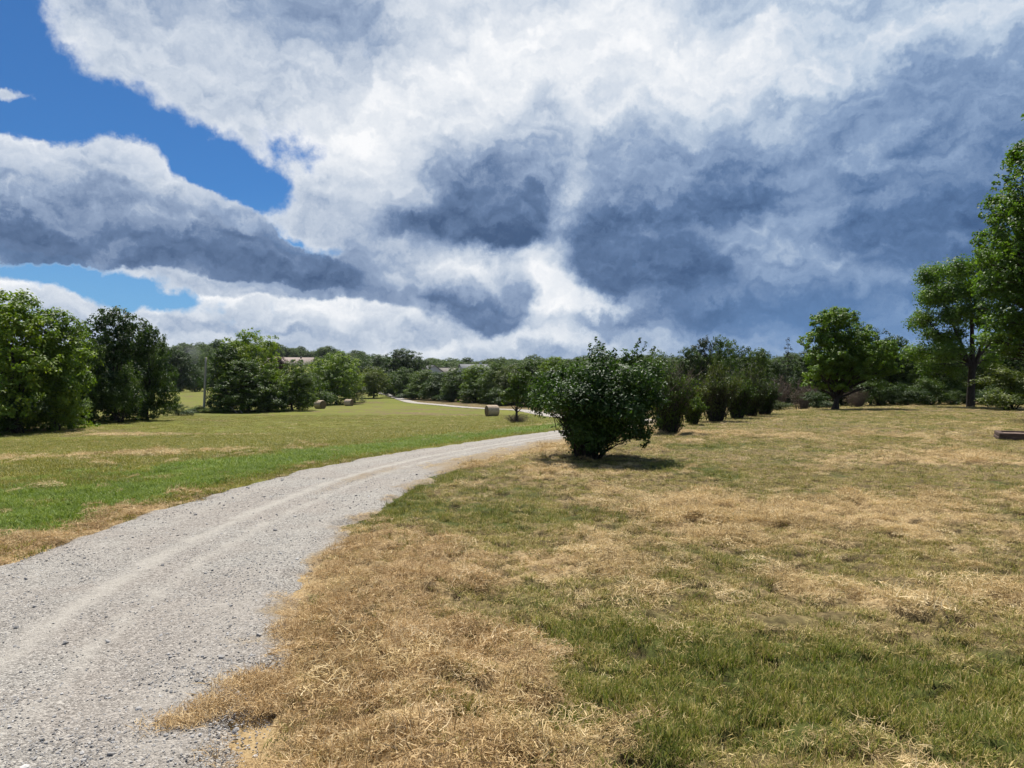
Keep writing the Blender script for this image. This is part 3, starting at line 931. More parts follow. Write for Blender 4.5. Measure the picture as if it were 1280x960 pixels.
LM = {
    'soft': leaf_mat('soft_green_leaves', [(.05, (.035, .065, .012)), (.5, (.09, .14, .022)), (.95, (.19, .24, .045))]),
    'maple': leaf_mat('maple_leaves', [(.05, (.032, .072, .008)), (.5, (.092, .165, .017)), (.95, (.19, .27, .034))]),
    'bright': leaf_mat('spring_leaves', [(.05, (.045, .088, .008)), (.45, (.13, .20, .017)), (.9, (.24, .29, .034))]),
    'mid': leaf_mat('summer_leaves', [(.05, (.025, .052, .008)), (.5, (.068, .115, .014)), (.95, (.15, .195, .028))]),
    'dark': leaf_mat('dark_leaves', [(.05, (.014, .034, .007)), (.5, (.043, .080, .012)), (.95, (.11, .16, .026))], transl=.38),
    'cedar': leaf_mat('cedar_needles', [(.05, (.010, .020, .008)), (.5, (.024, .044, .014)), (.95, (.055, .075, .025))], transl=.15),
    'olive': leaf_mat('olive_leaves', [(.05, (.025, .042, .009)), (.5, (.065, .092, .017)), (.95, (.14, .16, .04))], transl=.38),
    'glossy': leaf_mat('glossy_leaves', [(.05, (.016, .038, .009)), (.5, (.045, .090, .016)), (.95, (.12, .18, .03))], transl=.38, rough=.5, spec=.28),
    'yellow': leaf_mat('yellow_green_leaves', [(.05, (.045, .07, .008)), (.5, (.11, .145, .015)), (.95, (.19, .21, .03))]),
    'rust': leaf_mat('rusty_leaves', [(.05, (.03, .018, .012)), (.5, (.065, .040, .028)), (.95, (.12, .085, .055))], transl=.2, tcol=(1, .8, .6)),
}
BARK = bark_mat('grey_brown_bark', (.018, .014, .011), (.065, .053, .042))
TWIG = bark_mat('dead_twig_bark', (.10, .075, .055), (.24, .19, .145))


def leaf_mesh(name, P, N, size, aspect, g, mat, **kw):
    V, T = leaves(P, N, size, aspect, g, **kw)
    n = len(P)
    # leaves of one clump share part of their tint
    key = np.floor(P / (size.mean() * 6 if hasattr(size, 'mean') else size * 6)).astype(np.int64)
    h = _ga[(_perm[(_perm[(_perm[key[:, 0] & 4095] + key[:, 1]) & 4095] + key[:, 2]) & 4095])] / (2 * pi)
    v = np.clip(.55 * h + .45 * g.random(n), 0, 1)
    return make_mesh(name, V, [T], [mat], False, {'v': ('FACE', np.concatenate([v, v]))})


def sphere_dirs(g, n):
    d = g.normal(size=(n, 3)); return d / np.linalg.norm(d, axis=1, keepdims=True)


def lobed_leaves(lobes, n, g, clump=0.34, per=70, flat_=0.6, shell=.62, even=2 / 3):
    """lobes (cx,cy,cz,rx,ry,rz); leaf clumps spread through each lobe, thicker towards its outside"""
    lobes = np.asarray(lobes, float)
    w = (lobes[:, 3] * lobes[:, 4] * lobes[:, 5]) ** even; w /= w.sum()
    nc = max(8, n // per)
    li = g.choice(len(lobes), nc, p=w)
    d = sphere_dirs(g, nc); rad = shell + (1 - shell) * g.random(nc) ** .7
    rad = np.where(g.random(nc) < .25, g.random(nc) * .8, rad)
    C = lobes[li, :3] + d * lobes[li, 3:6] * rad[:, None]
    rc = lobes[li, 3:6].mean(1) * clump * g.uniform(.55, 1.35, nc)
    cnt = np.maximum(6, (per * (rc / rc.mean()) ** 2).astype(int))
    idx = np.repeat(np.arange(nc), cnt)
    q = sphere_dirs(g, len(idx)) * (g.random(len(idx)) ** .5)[:, None]
    P = C[idx] + q * rc[idx, None] * np.array([1, 1, flat_])
    out = d[idx] * .5 + q * .5
    N = out * 1.2 + np.array([0, 0, .75]) + g.normal(size=P.shape) * .5
    return P, N


def limb_lines(base, targets, g, k=7, sag=.12):
    """curved limbs from points on the trunk to the heads of the crown"""
    t = np.linspace(0, 1, k)[None, :, None]
    b = np.asarray(base)[:, None]; e = np.asarray(targets)[:, None]
    ctrlp = b + (e - b) * .45 + np.array([0, 0, 1.0]) * np.linalg.norm(e - b, axis=2, keepdims=True) * sag
    L = (1 - t) ** 2 * b + 2 * (1 - t) * t * ctrlp + t ** 2 * e
    return L + g.normal(size=L.shape) * .03 * np.linalg.norm(e - b, axis=2, keepdims=True) * np.sin(t * pi)


def trunk_mesh(h, r0, lobes, g, top=.62, lean=(0, 0), sides=9, first=.25, mat=None, limbs=True):
    k = 10
    t = np.linspace(0, 1, k)
    line = np.stack([lean[0] * t ** 1.3 + .02 * h * np.sin(t * 5 + g.random() * 6), lean[1] * t + .02 * h * np.sin(t * 4 + 2), h * top * t - .08], 1)
    rad = r0 * (1 - .72 * t) * (1 + .7 * np.exp(-t * 16))
    V, Q = tubes(line[None], rad[None], sides)
    Vs, Qs = [V], [Q]
    if limbs:
        T = np.asarray(lobes)[:, :3]
        s = np.clip((T[:, 2] - .30 * h) / (h * top) * .85, first, .95) * g.uniform(.6, 1.0, len(T))
        s = np.clip(s, first * .8, 1)
        B = np.stack([np.interp(s, t, line[:, q]) for q in range(3)], 1)
        L = limb_lines(B, T, g)
        rr = np.interp(s, t, rad)[:, None] * .55 * np.linspace(1, .15, 7)[None]
        V2, Q2 = tubes(L, rr, 5)
        Qs.append(Q2 + len(V)); Vs.append(V2)
        # secondary branches
        n2 = len(T) * 4
        src = np.repeat(np.arange(len(T)), 4); f = g.integers(2, 6, n2)
        B2 = L[src, f]; lob = np.asarray(lobes)[src]
        E2 = lob[:, :3] + sphere_dirs(g, n2) * lob[:, 3:6] * .85
        L2 = limb_lines(B2, E2, g, 5)
        V3, Q3 = tubes(L2, (rr[src, f] * .5)[:, None] * np.linspace(1, .2, 5)[None], 4)
        Qs.append(Q3 + sum(len(v) for v in Vs)); Vs.append(V3)
    return make_mesh('trunk', np.vstack(Vs), [np.vstack(Qs)], [mat or BARK], True)


def crown_lobes(h, w, z0, g, n=16, shape='round'):
    """heads filling an envelope of height h and width w whose lowest leaves hang at z0"""
    out = []
    for i in range(n):
        t = (i + g.random()) / n
        z = z0 + (h - z0) * (.07 + .78 * t)
        q = (z - z0) / (h - z0)
        if shape == 'round': R = sqrt(max(0, 1 - ((q - .45) / .60) ** 2))
        elif shape == 'full': R = (1 - q ** 2.6) * (.82 + .18 * q)
        elif shape == 'vase': R = .35 + .65 * sstep(np.array(q), 0, .6) * (1 - .6 * max(0, q - .7) / .3)
        else: R = max(.12, 1 - q) ** .85
        a = i * 2.399 + g.normal() * .35
        rr = R * w / 2 * g.uniform(.45, .72) * (1 if i < n - 2 else .3)
        s = w / 2 * g.uniform(.32, .48) * (.62 + .38 * R)
        out.append((cos(a) * rr, sin(a) * rr, z, s, s, s * g.uniform(.62, .85)))
    return out


PROTO_H, PROTO_W = 10.0, 8.0


def broad_proto(seed, shape, z0, n=9000, leaf=.27, lobes=30, mat='mid', r0=.20, per=24):
    g = np.random.default_rng(seed)
    lb = crown_lobes(PROTO_H, PROTO_W, z0, g, lobes, shape)
    P, N = lobed_leaves(lb, n, g, per=per, clump=.27, flat_=.8, shell=.72)
    # fit to the nominal size
    lo, hi = np.percentile(P[:, :2], 1), np.percentile(P[:, :2], 99)
    P[:, :2] *= PROTO_W / (hi - lo); zl, zh = np.percentile(P[:, 2], .3), np.percentile(P[:, 2], 99.7)
    P[:, 2] = np.maximum(z0 + (P[:, 2] - zl) * (PROTO_H - z0) / (zh - zl), .1)
    cr = leaf_mesh('crown', P, N, np.full(len(P), leaf), .62, g, LM[mat])
    tr = trunk_mesh(PROTO_H, r0, lb, g)
    return cr, tr


def conifer_proto(seed, n=9000, leaf=.26, mat='cedar', layers=15):
    g = np.random.default_rng(seed)
    lb = []
    B, E = [], []
    for i in range(layers):
        q = (i + .5) / layers; z = .9 + q * 8.9; R = 3.4 * (1 - q) ** .75 + .55
        m = max(4, int(9 * (1 - q)) + 3)
        for k in range(m):
            a = k * 2 * pi / m + g.normal() * .25 + i; rr = R * g.uniform(.55, 1.05)
            lb.append((cos(a) * rr * .62, sin(a) * rr * .62, z - rr * .10, rr * .48, rr * .48, .38))
            if k % 2 == 0:
                B.append((0, 0, z)); E.append((cos(a) * rr, sin(a) * rr, z - rr * .12))
    P, N = lobed_leaves(lb, n, g, clump=.5, per=24, shell=.3, flat_=.6, even=.3)
    cr = leaf_mesh('crown', P, N, np.full(len(P), leaf), .38, g, LM[mat])
    V, Q = tubes(np.array([[(0, 0, z) for z in np.linspace(-.1, 9.6, 8)]]), np.linspace(.2, .02, 8)[None], 7)
    V2, Q2 = tubes(limb_lines(B, E, g, 5, .02), np.full((len(B), 1), .05) * np.linspace(1, .2, 5)[None], 4)
    return cr, make_mesh('trunk', np.vstack([V, V2]), [np.vstack([Q, Q2 + len(V)])], [BARK], True)


def bush_proto(seed, n=8000, leaf=.30, mat='mid', nl=16):
    g = np.random.default_rng(seed)
    lb = []
    for i in range(nl):
        a = i * 2.4; q = g.random(); z = .25 + q * .62; rr = .62 * (1 - q * .5) * sqrt((i + 1) / nl)
        s = g.uniform(.24, .38)
        lb.append((cos(a) * rr * 4, sin(a) * rr * 4, z * 10 - .8, s * 4, s * 4, s * 5.2))
    P, N = lobed_leaves(lb, n, g, per=20, flat_=1.5, shell=.6, clump=.3)
    P[:, 2] = np.maximum(P[:, 2], .15)
    P[:, :2] *= PROTO_W / (np.percentile(P[:, :2], 99) - np.percentile(P[:, :2], 1)); P[:, 2] *= PROTO_H / P[:, 2].max()
    cr = leaf_mesh('crown', P, N, np.full(len(P), leaf), .6, g, LM[mat])
    m = 14
    E = np.array(lb)[g.integers(0, nl, m), :3]; B = np.stack([g.normal(0, .3, m), g.normal(0, .3, m), np.full(m, -.1)], 1)
    V, Q = tubes(limb_lines(B, E, g, 6, .15), np.full((m, 1), .09) * np.linspace(1, .3, 6)[None], 5)
    return cr, make_mesh('stem', V, [Q], [BARK], True)


def twiggy_proto(seed, nst=90, nsub=7, W=8.0, Hh=10.0, r=.035, leafn=600, mat='rust', leaf=.22):
    """a leafless thicket: upright forking stems with a few withered leaves"""
    g = np.random.default_rng(seed)
    a = g.uniform(0, 6.28, nst); q = np.sqrt(g.random(nst))
    B = np.stack([np.cos(a) * q * W * .16, np.sin(a) * q * W * .16, np.full(nst, -.1)], 1)
    E = np.stack([np.cos(a) * q * W * .46, np.sin(a) * q * W * .46, Hh * (1 - .35 * q ** 2) * g.uniform(.6, 1, nst)], 1)
    L = limb_lines(B, E, g, 8, .12)
    V, Q = tubes(L, np.full((nst, 1), r * 2) * np.linspace(1, .25, 8)[None], 4)
    src = np.repeat(np.arange(nst), nsub); f = g.integers(2, 8, len(src))
    d = sphere_dirs(g, len(src)); d[:, 2] = np.abs(d[:, 2]) + .4
    L2 = limb_lines(L[src, f], L[src, f] + d * Hh * g.uniform(.06, .17, len(src))[:, None], g, 4, .05)
    V2, Q2 = tubes(L2, np.full((len(src), 1), r) * np.linspace(1, .4, 4)[None], 3)
    st = make_mesh('stem', np.vstack([V, V2]), [np.vstack([Q, Q2 + len(V)])], [TWIG], True)
    P = L2[g.integers(0, len(src), leafn), g.integers(1, 4, leafn)] + g.normal(0, .1, (leafn, 3))
    cr = leaf_mesh('crown', P, g.normal(size=P.shape) + [0, 0, .5], np.full(leafn, leaf), .5, g, LM[mat])
    return cr, st


PROTO = {}


def protos():
    PROTO['full1'] = broad_proto(1, 'full', .0, n=20000, mat='mid', lobes=28)
    PROTO['full2'] = broad_proto(2, 'full', .0, n=20000, mat='mid', lobes=34)
    PROTO['full3'] = broad_proto(3, 'round', .1, n=18000, mat='mid', lobes=26)
    PROTO['round1'] = broad_proto(4, 'round', .6, n=18000, mat='mid', lobes=30)
    PROTO['conifer'] = conifer_proto(5)
    PROTO['pine'] = broad_proto(15, 'full', .5, n=14000, mat='cedar', lobes=40)
    PROTO['bush1'] = bush_proto(6); PROTO['bush2'] = bush_proto(7, nl=15)
    PROTO['thicket'] = twiggy_proto(8)


def plant(kind, name, px, Y, top, wpx, label, cat='tree', group=None, mat=None, rz=None, zoff=0.0, squash=1.0):
    """a tree whose top and width match the photo at distance Y"""
    X = (px - 640) / F * Y; zb = H1(X, Y) + zoff
    h = (EYE + (480 - top) / F * Y - zb) * 1.04
    w = wpx / F * Y * 1.06
    sx = w / PROTO_W
    r = empty(name, (X, Y, zb - .05), random.uniform(0, 6.28) if rz is None else rz, (sx, sx * squash, h / PROTO_H))
    tag(r, label, cat, group)
    cr, tr = PROTO[kind]
    c = obj('crown', cr, r)
    if mat:
        c.material_slots[0].link = 'OBJECT'; c.material_slots[0].material = LM[mat]
    obj(tr.name.split('.')[0], tr, r)
    return r


def build_tree_lines():
    protos()
    GL = 'broadleaf trees along the left edge of the hay field'
    for a in [
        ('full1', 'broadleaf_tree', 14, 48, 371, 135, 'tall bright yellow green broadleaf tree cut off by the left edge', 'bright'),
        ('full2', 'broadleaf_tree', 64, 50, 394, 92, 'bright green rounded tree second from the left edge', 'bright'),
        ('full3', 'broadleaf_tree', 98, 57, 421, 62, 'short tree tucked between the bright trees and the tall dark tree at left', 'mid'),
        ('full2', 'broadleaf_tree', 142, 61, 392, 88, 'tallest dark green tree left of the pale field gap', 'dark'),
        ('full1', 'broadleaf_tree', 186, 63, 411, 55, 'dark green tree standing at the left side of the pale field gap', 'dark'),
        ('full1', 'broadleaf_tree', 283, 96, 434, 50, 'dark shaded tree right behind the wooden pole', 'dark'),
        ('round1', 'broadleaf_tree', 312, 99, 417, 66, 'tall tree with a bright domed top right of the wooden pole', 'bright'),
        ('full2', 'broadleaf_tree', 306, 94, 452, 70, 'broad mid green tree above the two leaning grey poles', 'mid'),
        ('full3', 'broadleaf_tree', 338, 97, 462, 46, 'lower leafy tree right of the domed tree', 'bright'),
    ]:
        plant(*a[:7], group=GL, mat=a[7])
    GF = 'trees far behind the left field gap'
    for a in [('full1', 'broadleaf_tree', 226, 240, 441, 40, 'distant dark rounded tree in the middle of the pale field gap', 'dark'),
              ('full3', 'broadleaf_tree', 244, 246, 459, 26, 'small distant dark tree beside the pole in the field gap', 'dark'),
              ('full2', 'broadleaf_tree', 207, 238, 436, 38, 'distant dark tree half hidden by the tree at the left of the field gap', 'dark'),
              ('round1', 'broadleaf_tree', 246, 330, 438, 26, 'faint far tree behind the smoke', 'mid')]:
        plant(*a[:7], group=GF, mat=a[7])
    GM = 'trees and bushes behind the two far bales'
    for a in [('full3', 'broadleaf_tree', 364, 101, 453, 54, 'dense mid green tree left of the far bales', 'mid'),
              ('full1', 'broadleaf_tree', 350, 128, 449, 28, 'small rust coloured tree in front of the long tan roof', 'rust'),
              ('conifer', 'cedar_tree', 376, 134, 441, 20, 'slim dark cedar standing before the long tan roof', 'cedar'),
              ('full3', 'broadleaf_tree', 418, 152, 443, 66, 'round pale topped tree behind the two far bales', 'bright'),
              ('bush1', 'bush', 394, 140, 466, 44, 'bush directly behind the larger of the two far bales', 'mid'),
              ('bush2', 'bush', 442, 160, 476, 30, 'pale leafy bush beside the smallest far bale', 'olive'),
              ('round1', 'willow_tree', 467, 186, 460, 36, 'soft yellow green rounded tree at the far end of the drive', 'yellow'),
              ('full2', 'broadleaf_tree', 503, 252, 439, 56, 'tallest dark tree on the far skyline left of centre', 'dark'),
              ('full1', 'broadleaf_tree', 474, 262, 446, 44, 'dark far tree left of the tallest skyline tree', 'dark'),
              ('full3', 'broadleaf_tree', 447, 250, 448, 36, 'dark far tree above the willow like tree', 'dark'),
              ('full3', 'broadleaf_tree', 524, 256, 449, 26, 'dark far tree at the right shoulder of the tallest skyline tree', 'dark')]:
        plant(*a[:7], group=GM, mat=a[7], cat='bush' if a[1] == 'bush' else 'tree')
    GC = 'trees lining the far stretch of the drive'
    spec = [(493, 196, 468, 30, 'mid'), (509, 186, 461, 42, 'mid'), (531, 170, 464, 44, 'mid'), (553, 160, 467, 42, 'dark'), (574, 150, 461, 44, 'mid'),
            (598, 142, 458, 46, 'bright'), (621, 135, 456, 44, 'mid'), (645, 130, 458, 46, 'olive'), (668, 126, 452, 48, 'mid'), (692, 122, 449, 46, 'bright'),
            (716, 118, 452, 48, 'mid'), (742, 114, 451, 48, 'mid'), (770, 110, 449, 50, 'dark'), (798, 104, 447, 48, 'mid')]
    where = ['first tree where the far drive disappears beside the willow like tree', 'second tree from the far end of the drive', 'rounded tree below the grey house with the gable',
             'darker tree just right of the grey gabled house', 'tree in front of the middle grey roof', 'brightest tree below the right grey roof', 'tree directly above the round bale beside the drive',
             'olive tree directly behind the young roadside tree', 'tree left behind the big dark shrub', 'pale green tree peeking over the left arm of the big dark shrub',
             'tree behind the top left twigs of the big dark shrub', 'tree hidden behind the middle of the big dark shrub', 'dark tree behind the right arm of the big dark shrub', 'tree between the big dark shrub and the brown topped shrub']
    for i, ((px, Y, top, w, mat), lb) in enumerate(zip(spec, where)):
        plant(['full1', 'full3', 'full2'][i % 3], 'broadleaf_tree', px, Y, top, w, lb, group=GC, mat=mat)
    fr = [(516, 172, 482, 34, 'lowest bush along the far drive, nearest the willow like tree'), (542, 160, 481, 36, 'roadside bush below the grey gabled house'), (566, 150, 482, 38, 'dark roadside bush left of the round bale'),
          (593, 140, 480, 40, 'roadside bush just left above the round bale'), (626, 126, 484, 36, 'roadside bush between the round bale and the young tree'), (664, 120, 480, 44, 'bush between the young tree and the big dark shrub')]
    for i, (px, Y, top, w, lb) in enumerate(fr):
        plant(['bush1', 'bush2'][i % 2], 'bush', px, Y, top, w, lb, cat='bush', group='bushes along the far drive', mat=['dark', 'mid'][i % 2])
    GR = 'trees behind the right lawn'
    for a in [('full3', 'broadleaf_tree', 826, 84, 442, 46, 'mid green tree left behind the brown topped shrub', 'mid'),
              ('full1', 'broadleaf_tree', 862, 80, 438, 46, 'dark tree between the brown topped shrub and the pine tops', 'dark'),
              ('pine', 'pine_tree', 880, 82, 426, 34, 'grey tipped pine, left of the two pines above the shrub row', 'cedar'),
              ('pine', 'pine_tree', 903, 80, 425, 40, 'darker fuller pine, right of the two pines above the shrub row', 'mid'),
              ('full3', 'broadleaf_tree', 926, 77, 437, 44, 'flat topped dark tree right of the pines', 'dark'),
              ('full2', 'broadleaf_tree', 949, 75, 439, 42, 'mid green tree behind the last shrub of the row', 'mid'),
              ('full1', 'broadleaf_tree', 970, 73, 452, 34, 'low dark tree left of the pointed conifer', 'dark'),
              ('conifer', 'cedar_tree', 985, 71, 423, 40, 'pointed dark conifer left of the lone maple', 'cedar'),
              ('full2', 'broadleaf_tree', 1012, 68, 440, 44, 'dark tree showing left behind the lone maple', 'dark'),
              ('full1', 'broadleaf_tree', 1050, 66, 436, 60, 'dark tree hidden behind the lone maple', 'dark'),
              ('full3', 'broadleaf_tree', 1090, 63, 412, 52, 'tall dark tree at the right shoulder of the lone maple', 'dark'),
              ('full2', 'broadleaf_tree', 1119, 62, 424, 52, 'dark sloping tree between the lone maple and the tall forked tree', 'dark'),
              ('full1', 'broadleaf_tree', 1146, 66, 438, 40, 'lower green tree left of the tall forked tree', 'soft'),
              ('full3', 'broadleaf_tree', 1173, 60, 426, 60, 'grey green tree under the left side of the tall forked tree', 'soft'),
              ('full2', 'broadleaf_tree', 1204, 64, 436, 54, 'mid green tree directly behind the forked trunk', 'mid'),
              ('full1', 'broadleaf_tree', 1244, 62, 425, 62, 'dark tree right behind the forked trunk', 'dark'),
              ('full3', 'broadleaf_tree', 1288, 60, 410, 70, 'dark tree behind the yellow green bush at the right edge', 'dark'),
              ('full2', 'broadleaf_tree', 1350, 60, 410, 80, 'dark tree beyond the right edge', 'dark')]:
        plant(*a[:7], group=GR, mat=a[7])
    for a in [('thicket', 'bare_thicket', 968, 62, 468, 40, 'bare reddish brown thicket right of the shrub row', None),
              ('thicket', 'bare_thicket', 1002, 60, 474, 44, 'bare brown thicket just left of the lone maple', None),
              ('thicket', 'bare_thicket', 1070, 58, 482, 34, 'bare grey brown thicket right behind the maple trunk', None)]:
        plant(*a[:7], cat='thicket', group='bare thickets at the wood edge', mat=a[7])
    for a in [('bush2', 'bush', 972, 57, 499, 34, 'low pale bush at the foot of the reddish thicket', 'olive'),
              ('bush1', 'bush', 1022, 57, 488, 40, 'dark low bush left of the maple trunk', 'dark'),
              ('bush1', 'bush', 1096, 58, 474, 52, 'wide dark bush right of the maple trunk', 'dark'),
              ('bush2', 'bush', 1132, 57, 478, 46, 'dark bush between the maple and the forked tree', 'dark'),
              ('bush1', 'bush', 1163, 57, 470, 44, 'mid green bush left of the forked trunk', 'mid'),
              ('bush2', 'bush', 1196, 57, 480, 36, 'small bush touching the left of the forked trunk', 'mid'),
              ('bush2', 'bush', 1240, 56, 478, 44, 'dark bush right of the forked trunk', 'dark'),
              ('bush1', 'bush', 1266, 43, 455, 84, 'spreading yellow green bush under the big maple at the right edge', 'yellow')]:
        plant(*a[:7], cat='bush', group='bushes at the foot of the right wood', mat=a[7])
    for a in [('bush1', 'weed_clump', 222, 83, 503, 36, 'weedy clump at the foot of the field gap, left one', 'dark'),
              ('bush2', 'weed_clump', 247, 92, 506, 24, 'small dark weed clump at the foot of the wooden pole', 'mid'),
              ('bush2', 'weed_clump', 272, 92, 508, 40, 'low bright weeds right of the wooden pole', 'bright')]:
        plant(*a[:7], cat='weeds', group='weeds along the far field edge', mat=a[7])
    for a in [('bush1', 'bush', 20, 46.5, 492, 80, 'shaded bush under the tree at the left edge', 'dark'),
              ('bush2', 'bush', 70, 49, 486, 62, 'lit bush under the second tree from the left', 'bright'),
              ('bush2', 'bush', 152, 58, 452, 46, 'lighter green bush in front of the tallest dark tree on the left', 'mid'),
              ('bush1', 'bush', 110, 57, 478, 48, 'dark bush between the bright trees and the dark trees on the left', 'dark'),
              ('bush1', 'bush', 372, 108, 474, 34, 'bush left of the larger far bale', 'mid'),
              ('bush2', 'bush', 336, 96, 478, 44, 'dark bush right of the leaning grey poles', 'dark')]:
        plant(*a[:7], cat='bush', group='bushes along the left field edge', mat=a[7])

    # the wooded ridge on the skyline reads as one mass
    g = np.random.default_rng(77)
    n = 2600
    px = g.uniform(-300, 1600, n); Y = np.sqrt(g.uniform(285 ** 2, 740 ** 2, n))
    x = (px - 640) / F * Y
    z = height(x, Y)
    house = (px > 318) & (px < 402) & (Y > 400) & (Y < 590) | (px > 430) & (px < 640) & (Y < 345) | (px > 190) & (px < 262) & (Y < 345)
    keep = ~house
    x, Y, z, pxk = x[keep], Y[keep], z[keep], px[keep]; n = len(x)
    coll = proto_collection('ridge_tree', [PROTO[k][0] for k in ('full1', 'full2', 'full3', 'round1')])
    s = g.uniform(.8, 1.5, n) * np.where((pxk > 300) & (pxk < 420) & (Y < 420), .55, 1.0)
    scatter('distant_woodland', coll, np.stack([x, Y, z - .5], 1), np.stack([np.zeros(n), np.zeros(n), g.uniform(0, 6.28, n)], 1),
            np.stack([s * 1.25, s * 1.25, s * g.uniform(.75, 1.05, n)], 1), g.integers(0, 4, n), g.random(n), 'dark wooded ridge far away on the skyline')


build_tree_lines()


# ------------------------------------------------------------------ single trees
def build_maple():
    g = np.random.default_rng(31)
    Y = 45.0; X = (1044 - 640) / F * Y; zb = H1(X, Y)
    k = Y / F
    heads = [(1023, 402, 15, 13), (1045, 398, 18, 14), (1066, 406, 15, 13), (1017, 424, 14, 13), (1040, 422, 20, 16), (1074, 426, 18, 14), (1092, 438, 18, 13), (1101, 448, 13, 10), (1084, 412, 12, 9), (1013, 446, 13, 11),
             (1035, 446, 20, 15), (1064, 448, 18, 14), (1096, 460, 17, 11), (1012, 464, 12, 8), (1030, 466, 18, 10), (1060, 466, 18, 11), (1086, 470, 14, 9), (1050, 390, 11, 7), (1020, 480, 14, 6), (1046, 482, 18, 6), (1082, 482, 12, 5)]
    lb = []
    for i, (px, py, rx, rz) in enumerate(heads):
        for dy in (-1.1, 1.0) if rx > 15 else (g.normal() * .7,):
            lb.append(((px - 1044) * k, dy + g.normal() * .4, EYE + (480 - py) * k - zb, rx * k, rx * k * 1.1, rz * k))
    P, N = lobed_leaves(lb, 34000, g, clump=.24, per=24, flat_=.75, shell=.55)
    r = empty('maple_tree', (X, Y, zb)); tag(r, 'lone green maple with a forked low trunk standing on the right lawn', 'tree')
    obj('crown', leaf_mesh('crown', P, N, np.full(len(P), .14), .75, g, LM['maple']), r)
    obj('trunk', trunk_mesh(6.2, .17, lb, g, top=.6, first=.22), r)


def build_forked_tree():
    g = np.random.default_rng(33)
    Y = 49.0; cx = 1213; X = (cx - 640) / F * Y; zb = H1(X, Y); k = Y / F
    heads = [(1160, 345, 16, 14), (1182, 340, 18, 14), (1205, 332, 20, 14), (1228, 330, 20, 14), (1248, 345, 20, 18), (1152, 370, 16, 13), (1176, 368, 22, 16), (1205, 360, 24, 16), (1234, 366, 22, 18),
             (1154, 395, 15, 10), (1172, 398, 20, 14), (1200, 392, 22, 14), (1240, 398, 18, 16), (1150, 418, 12, 8), (1180, 422, 20, 10), (1210, 415, 14, 10), (1245, 425, 14, 10), (1165, 440, 22, 10), (1192, 446, 16, 8), (1148, 438, 14, 10), (1158, 458, 16, 10), (1182, 462, 16, 9), (1146, 402, 12, 10), (1245, 450, 16, 10)]
    lb = []
    for (px, py, rx, rz) in heads:
        for dy in (-1.6, 1.4) if rx > 17 else (g.normal() * .8,):
            lb.append(((px - cx) * k, dy + g.normal() * .5, EYE + (480 - py) * k - zb, rx * k, rx * k * 1.15, rz * k))
    P, N = lobed_leaves(lb, 46000, g, clump=.38, per=18, flat_=1.0, shell=.3, even=.4)
    r = empty('forked_tree', (X, Y, zb)); tag(r, 'tall airy tree with dark forked trunk and visible branches left of the big maple', 'tree')
    obj('crown', leaf_mesh('crown', P, N, np.full(len(P), .155), .62, g, LM['maple']), r)
    # trunk with three rising stems
    t = np.linspace(0, 1, 9)
    def stem(p0, p1, p2, r0, r1):
        p0, p1, p2 = map(np.array, (p0, p1, p2)); tt = t[:, None]
        return ((1 - tt) ** 2 * p0 + 2 * (1 - tt) * tt * p1 + tt ** 2 * p2)[None], (r0 + (r1 - r0) * t)[None]
    Vs, Qs, o = [], [], 0
    stems = [((0, 0, -.1), (.05, 0, 1.4), (.10, .0, 2.7), .28, .21), ((.10, 0, 2.5), (.25, .1, 4.5), (.05, .1, 8.4), .22, .05), ((.10, 0, 2.4), (.9, -.1, 4.2), (1.5, -.2, 8.0), .17, .04),
             ((.05, 0, 2.7), (-.6, 0, 4.2), (-1.9, .1, 7.6), .17, .04), ((.0, 0, 3.0), (-1.2, .2, 4.0), (-2.9, .4, 6.3), .11, .03), ((.15, 0, 3.2), (1.6, .2, 4.0), (2.2, .4, 6.0), .09, .03)]
    tops = []
    for s in stems:
        L, R = stem(*s); V, Q = tubes(L, R, 8); Vs.append(V); Qs.append(Q + o); o += len(V); tops.append((L[0], R[0]))
    T = np.array(lb)[:, :3]
    B, RR = [], []
    for q in T:
        best = min(((np.linalg.norm(L[i] - q) + 2.0 * max(0, L[i][2] - q[2] + .4), L[i], R[i]) for L, R in tops[1:] for i in range(1, 9)), key=lambda z: z[0])
        B.append(best[1]); RR.append(best[2] * .55)
    L = limb_lines(B, T, g); V, Q = tubes(L, np.array(RR)[:, None] * np.linspace(1, .25, 7)[None], 5); Vs.append(V); Qs.append(Q + o); o += len(V)
    src = np.repeat(np.arange(len(T)), 5); f = g.integers(2, 7, len(src))
    E = np.array(lb)[src, :3] + sphere_dirs(g, len(src)) * np.array(lb)[src, 3:6]
    V, Q = tubes(limb_lines(L[src, f], E, g, 5), np.full((len(src), 1), .022) * np.linspace(1, .4, 5)[None], 4); Vs.append(V); Qs.append(Q + o)
    obj('trunk', make_mesh('trunk', np.vstack(Vs), [np.vstack(Qs)], [BARK], True), r)


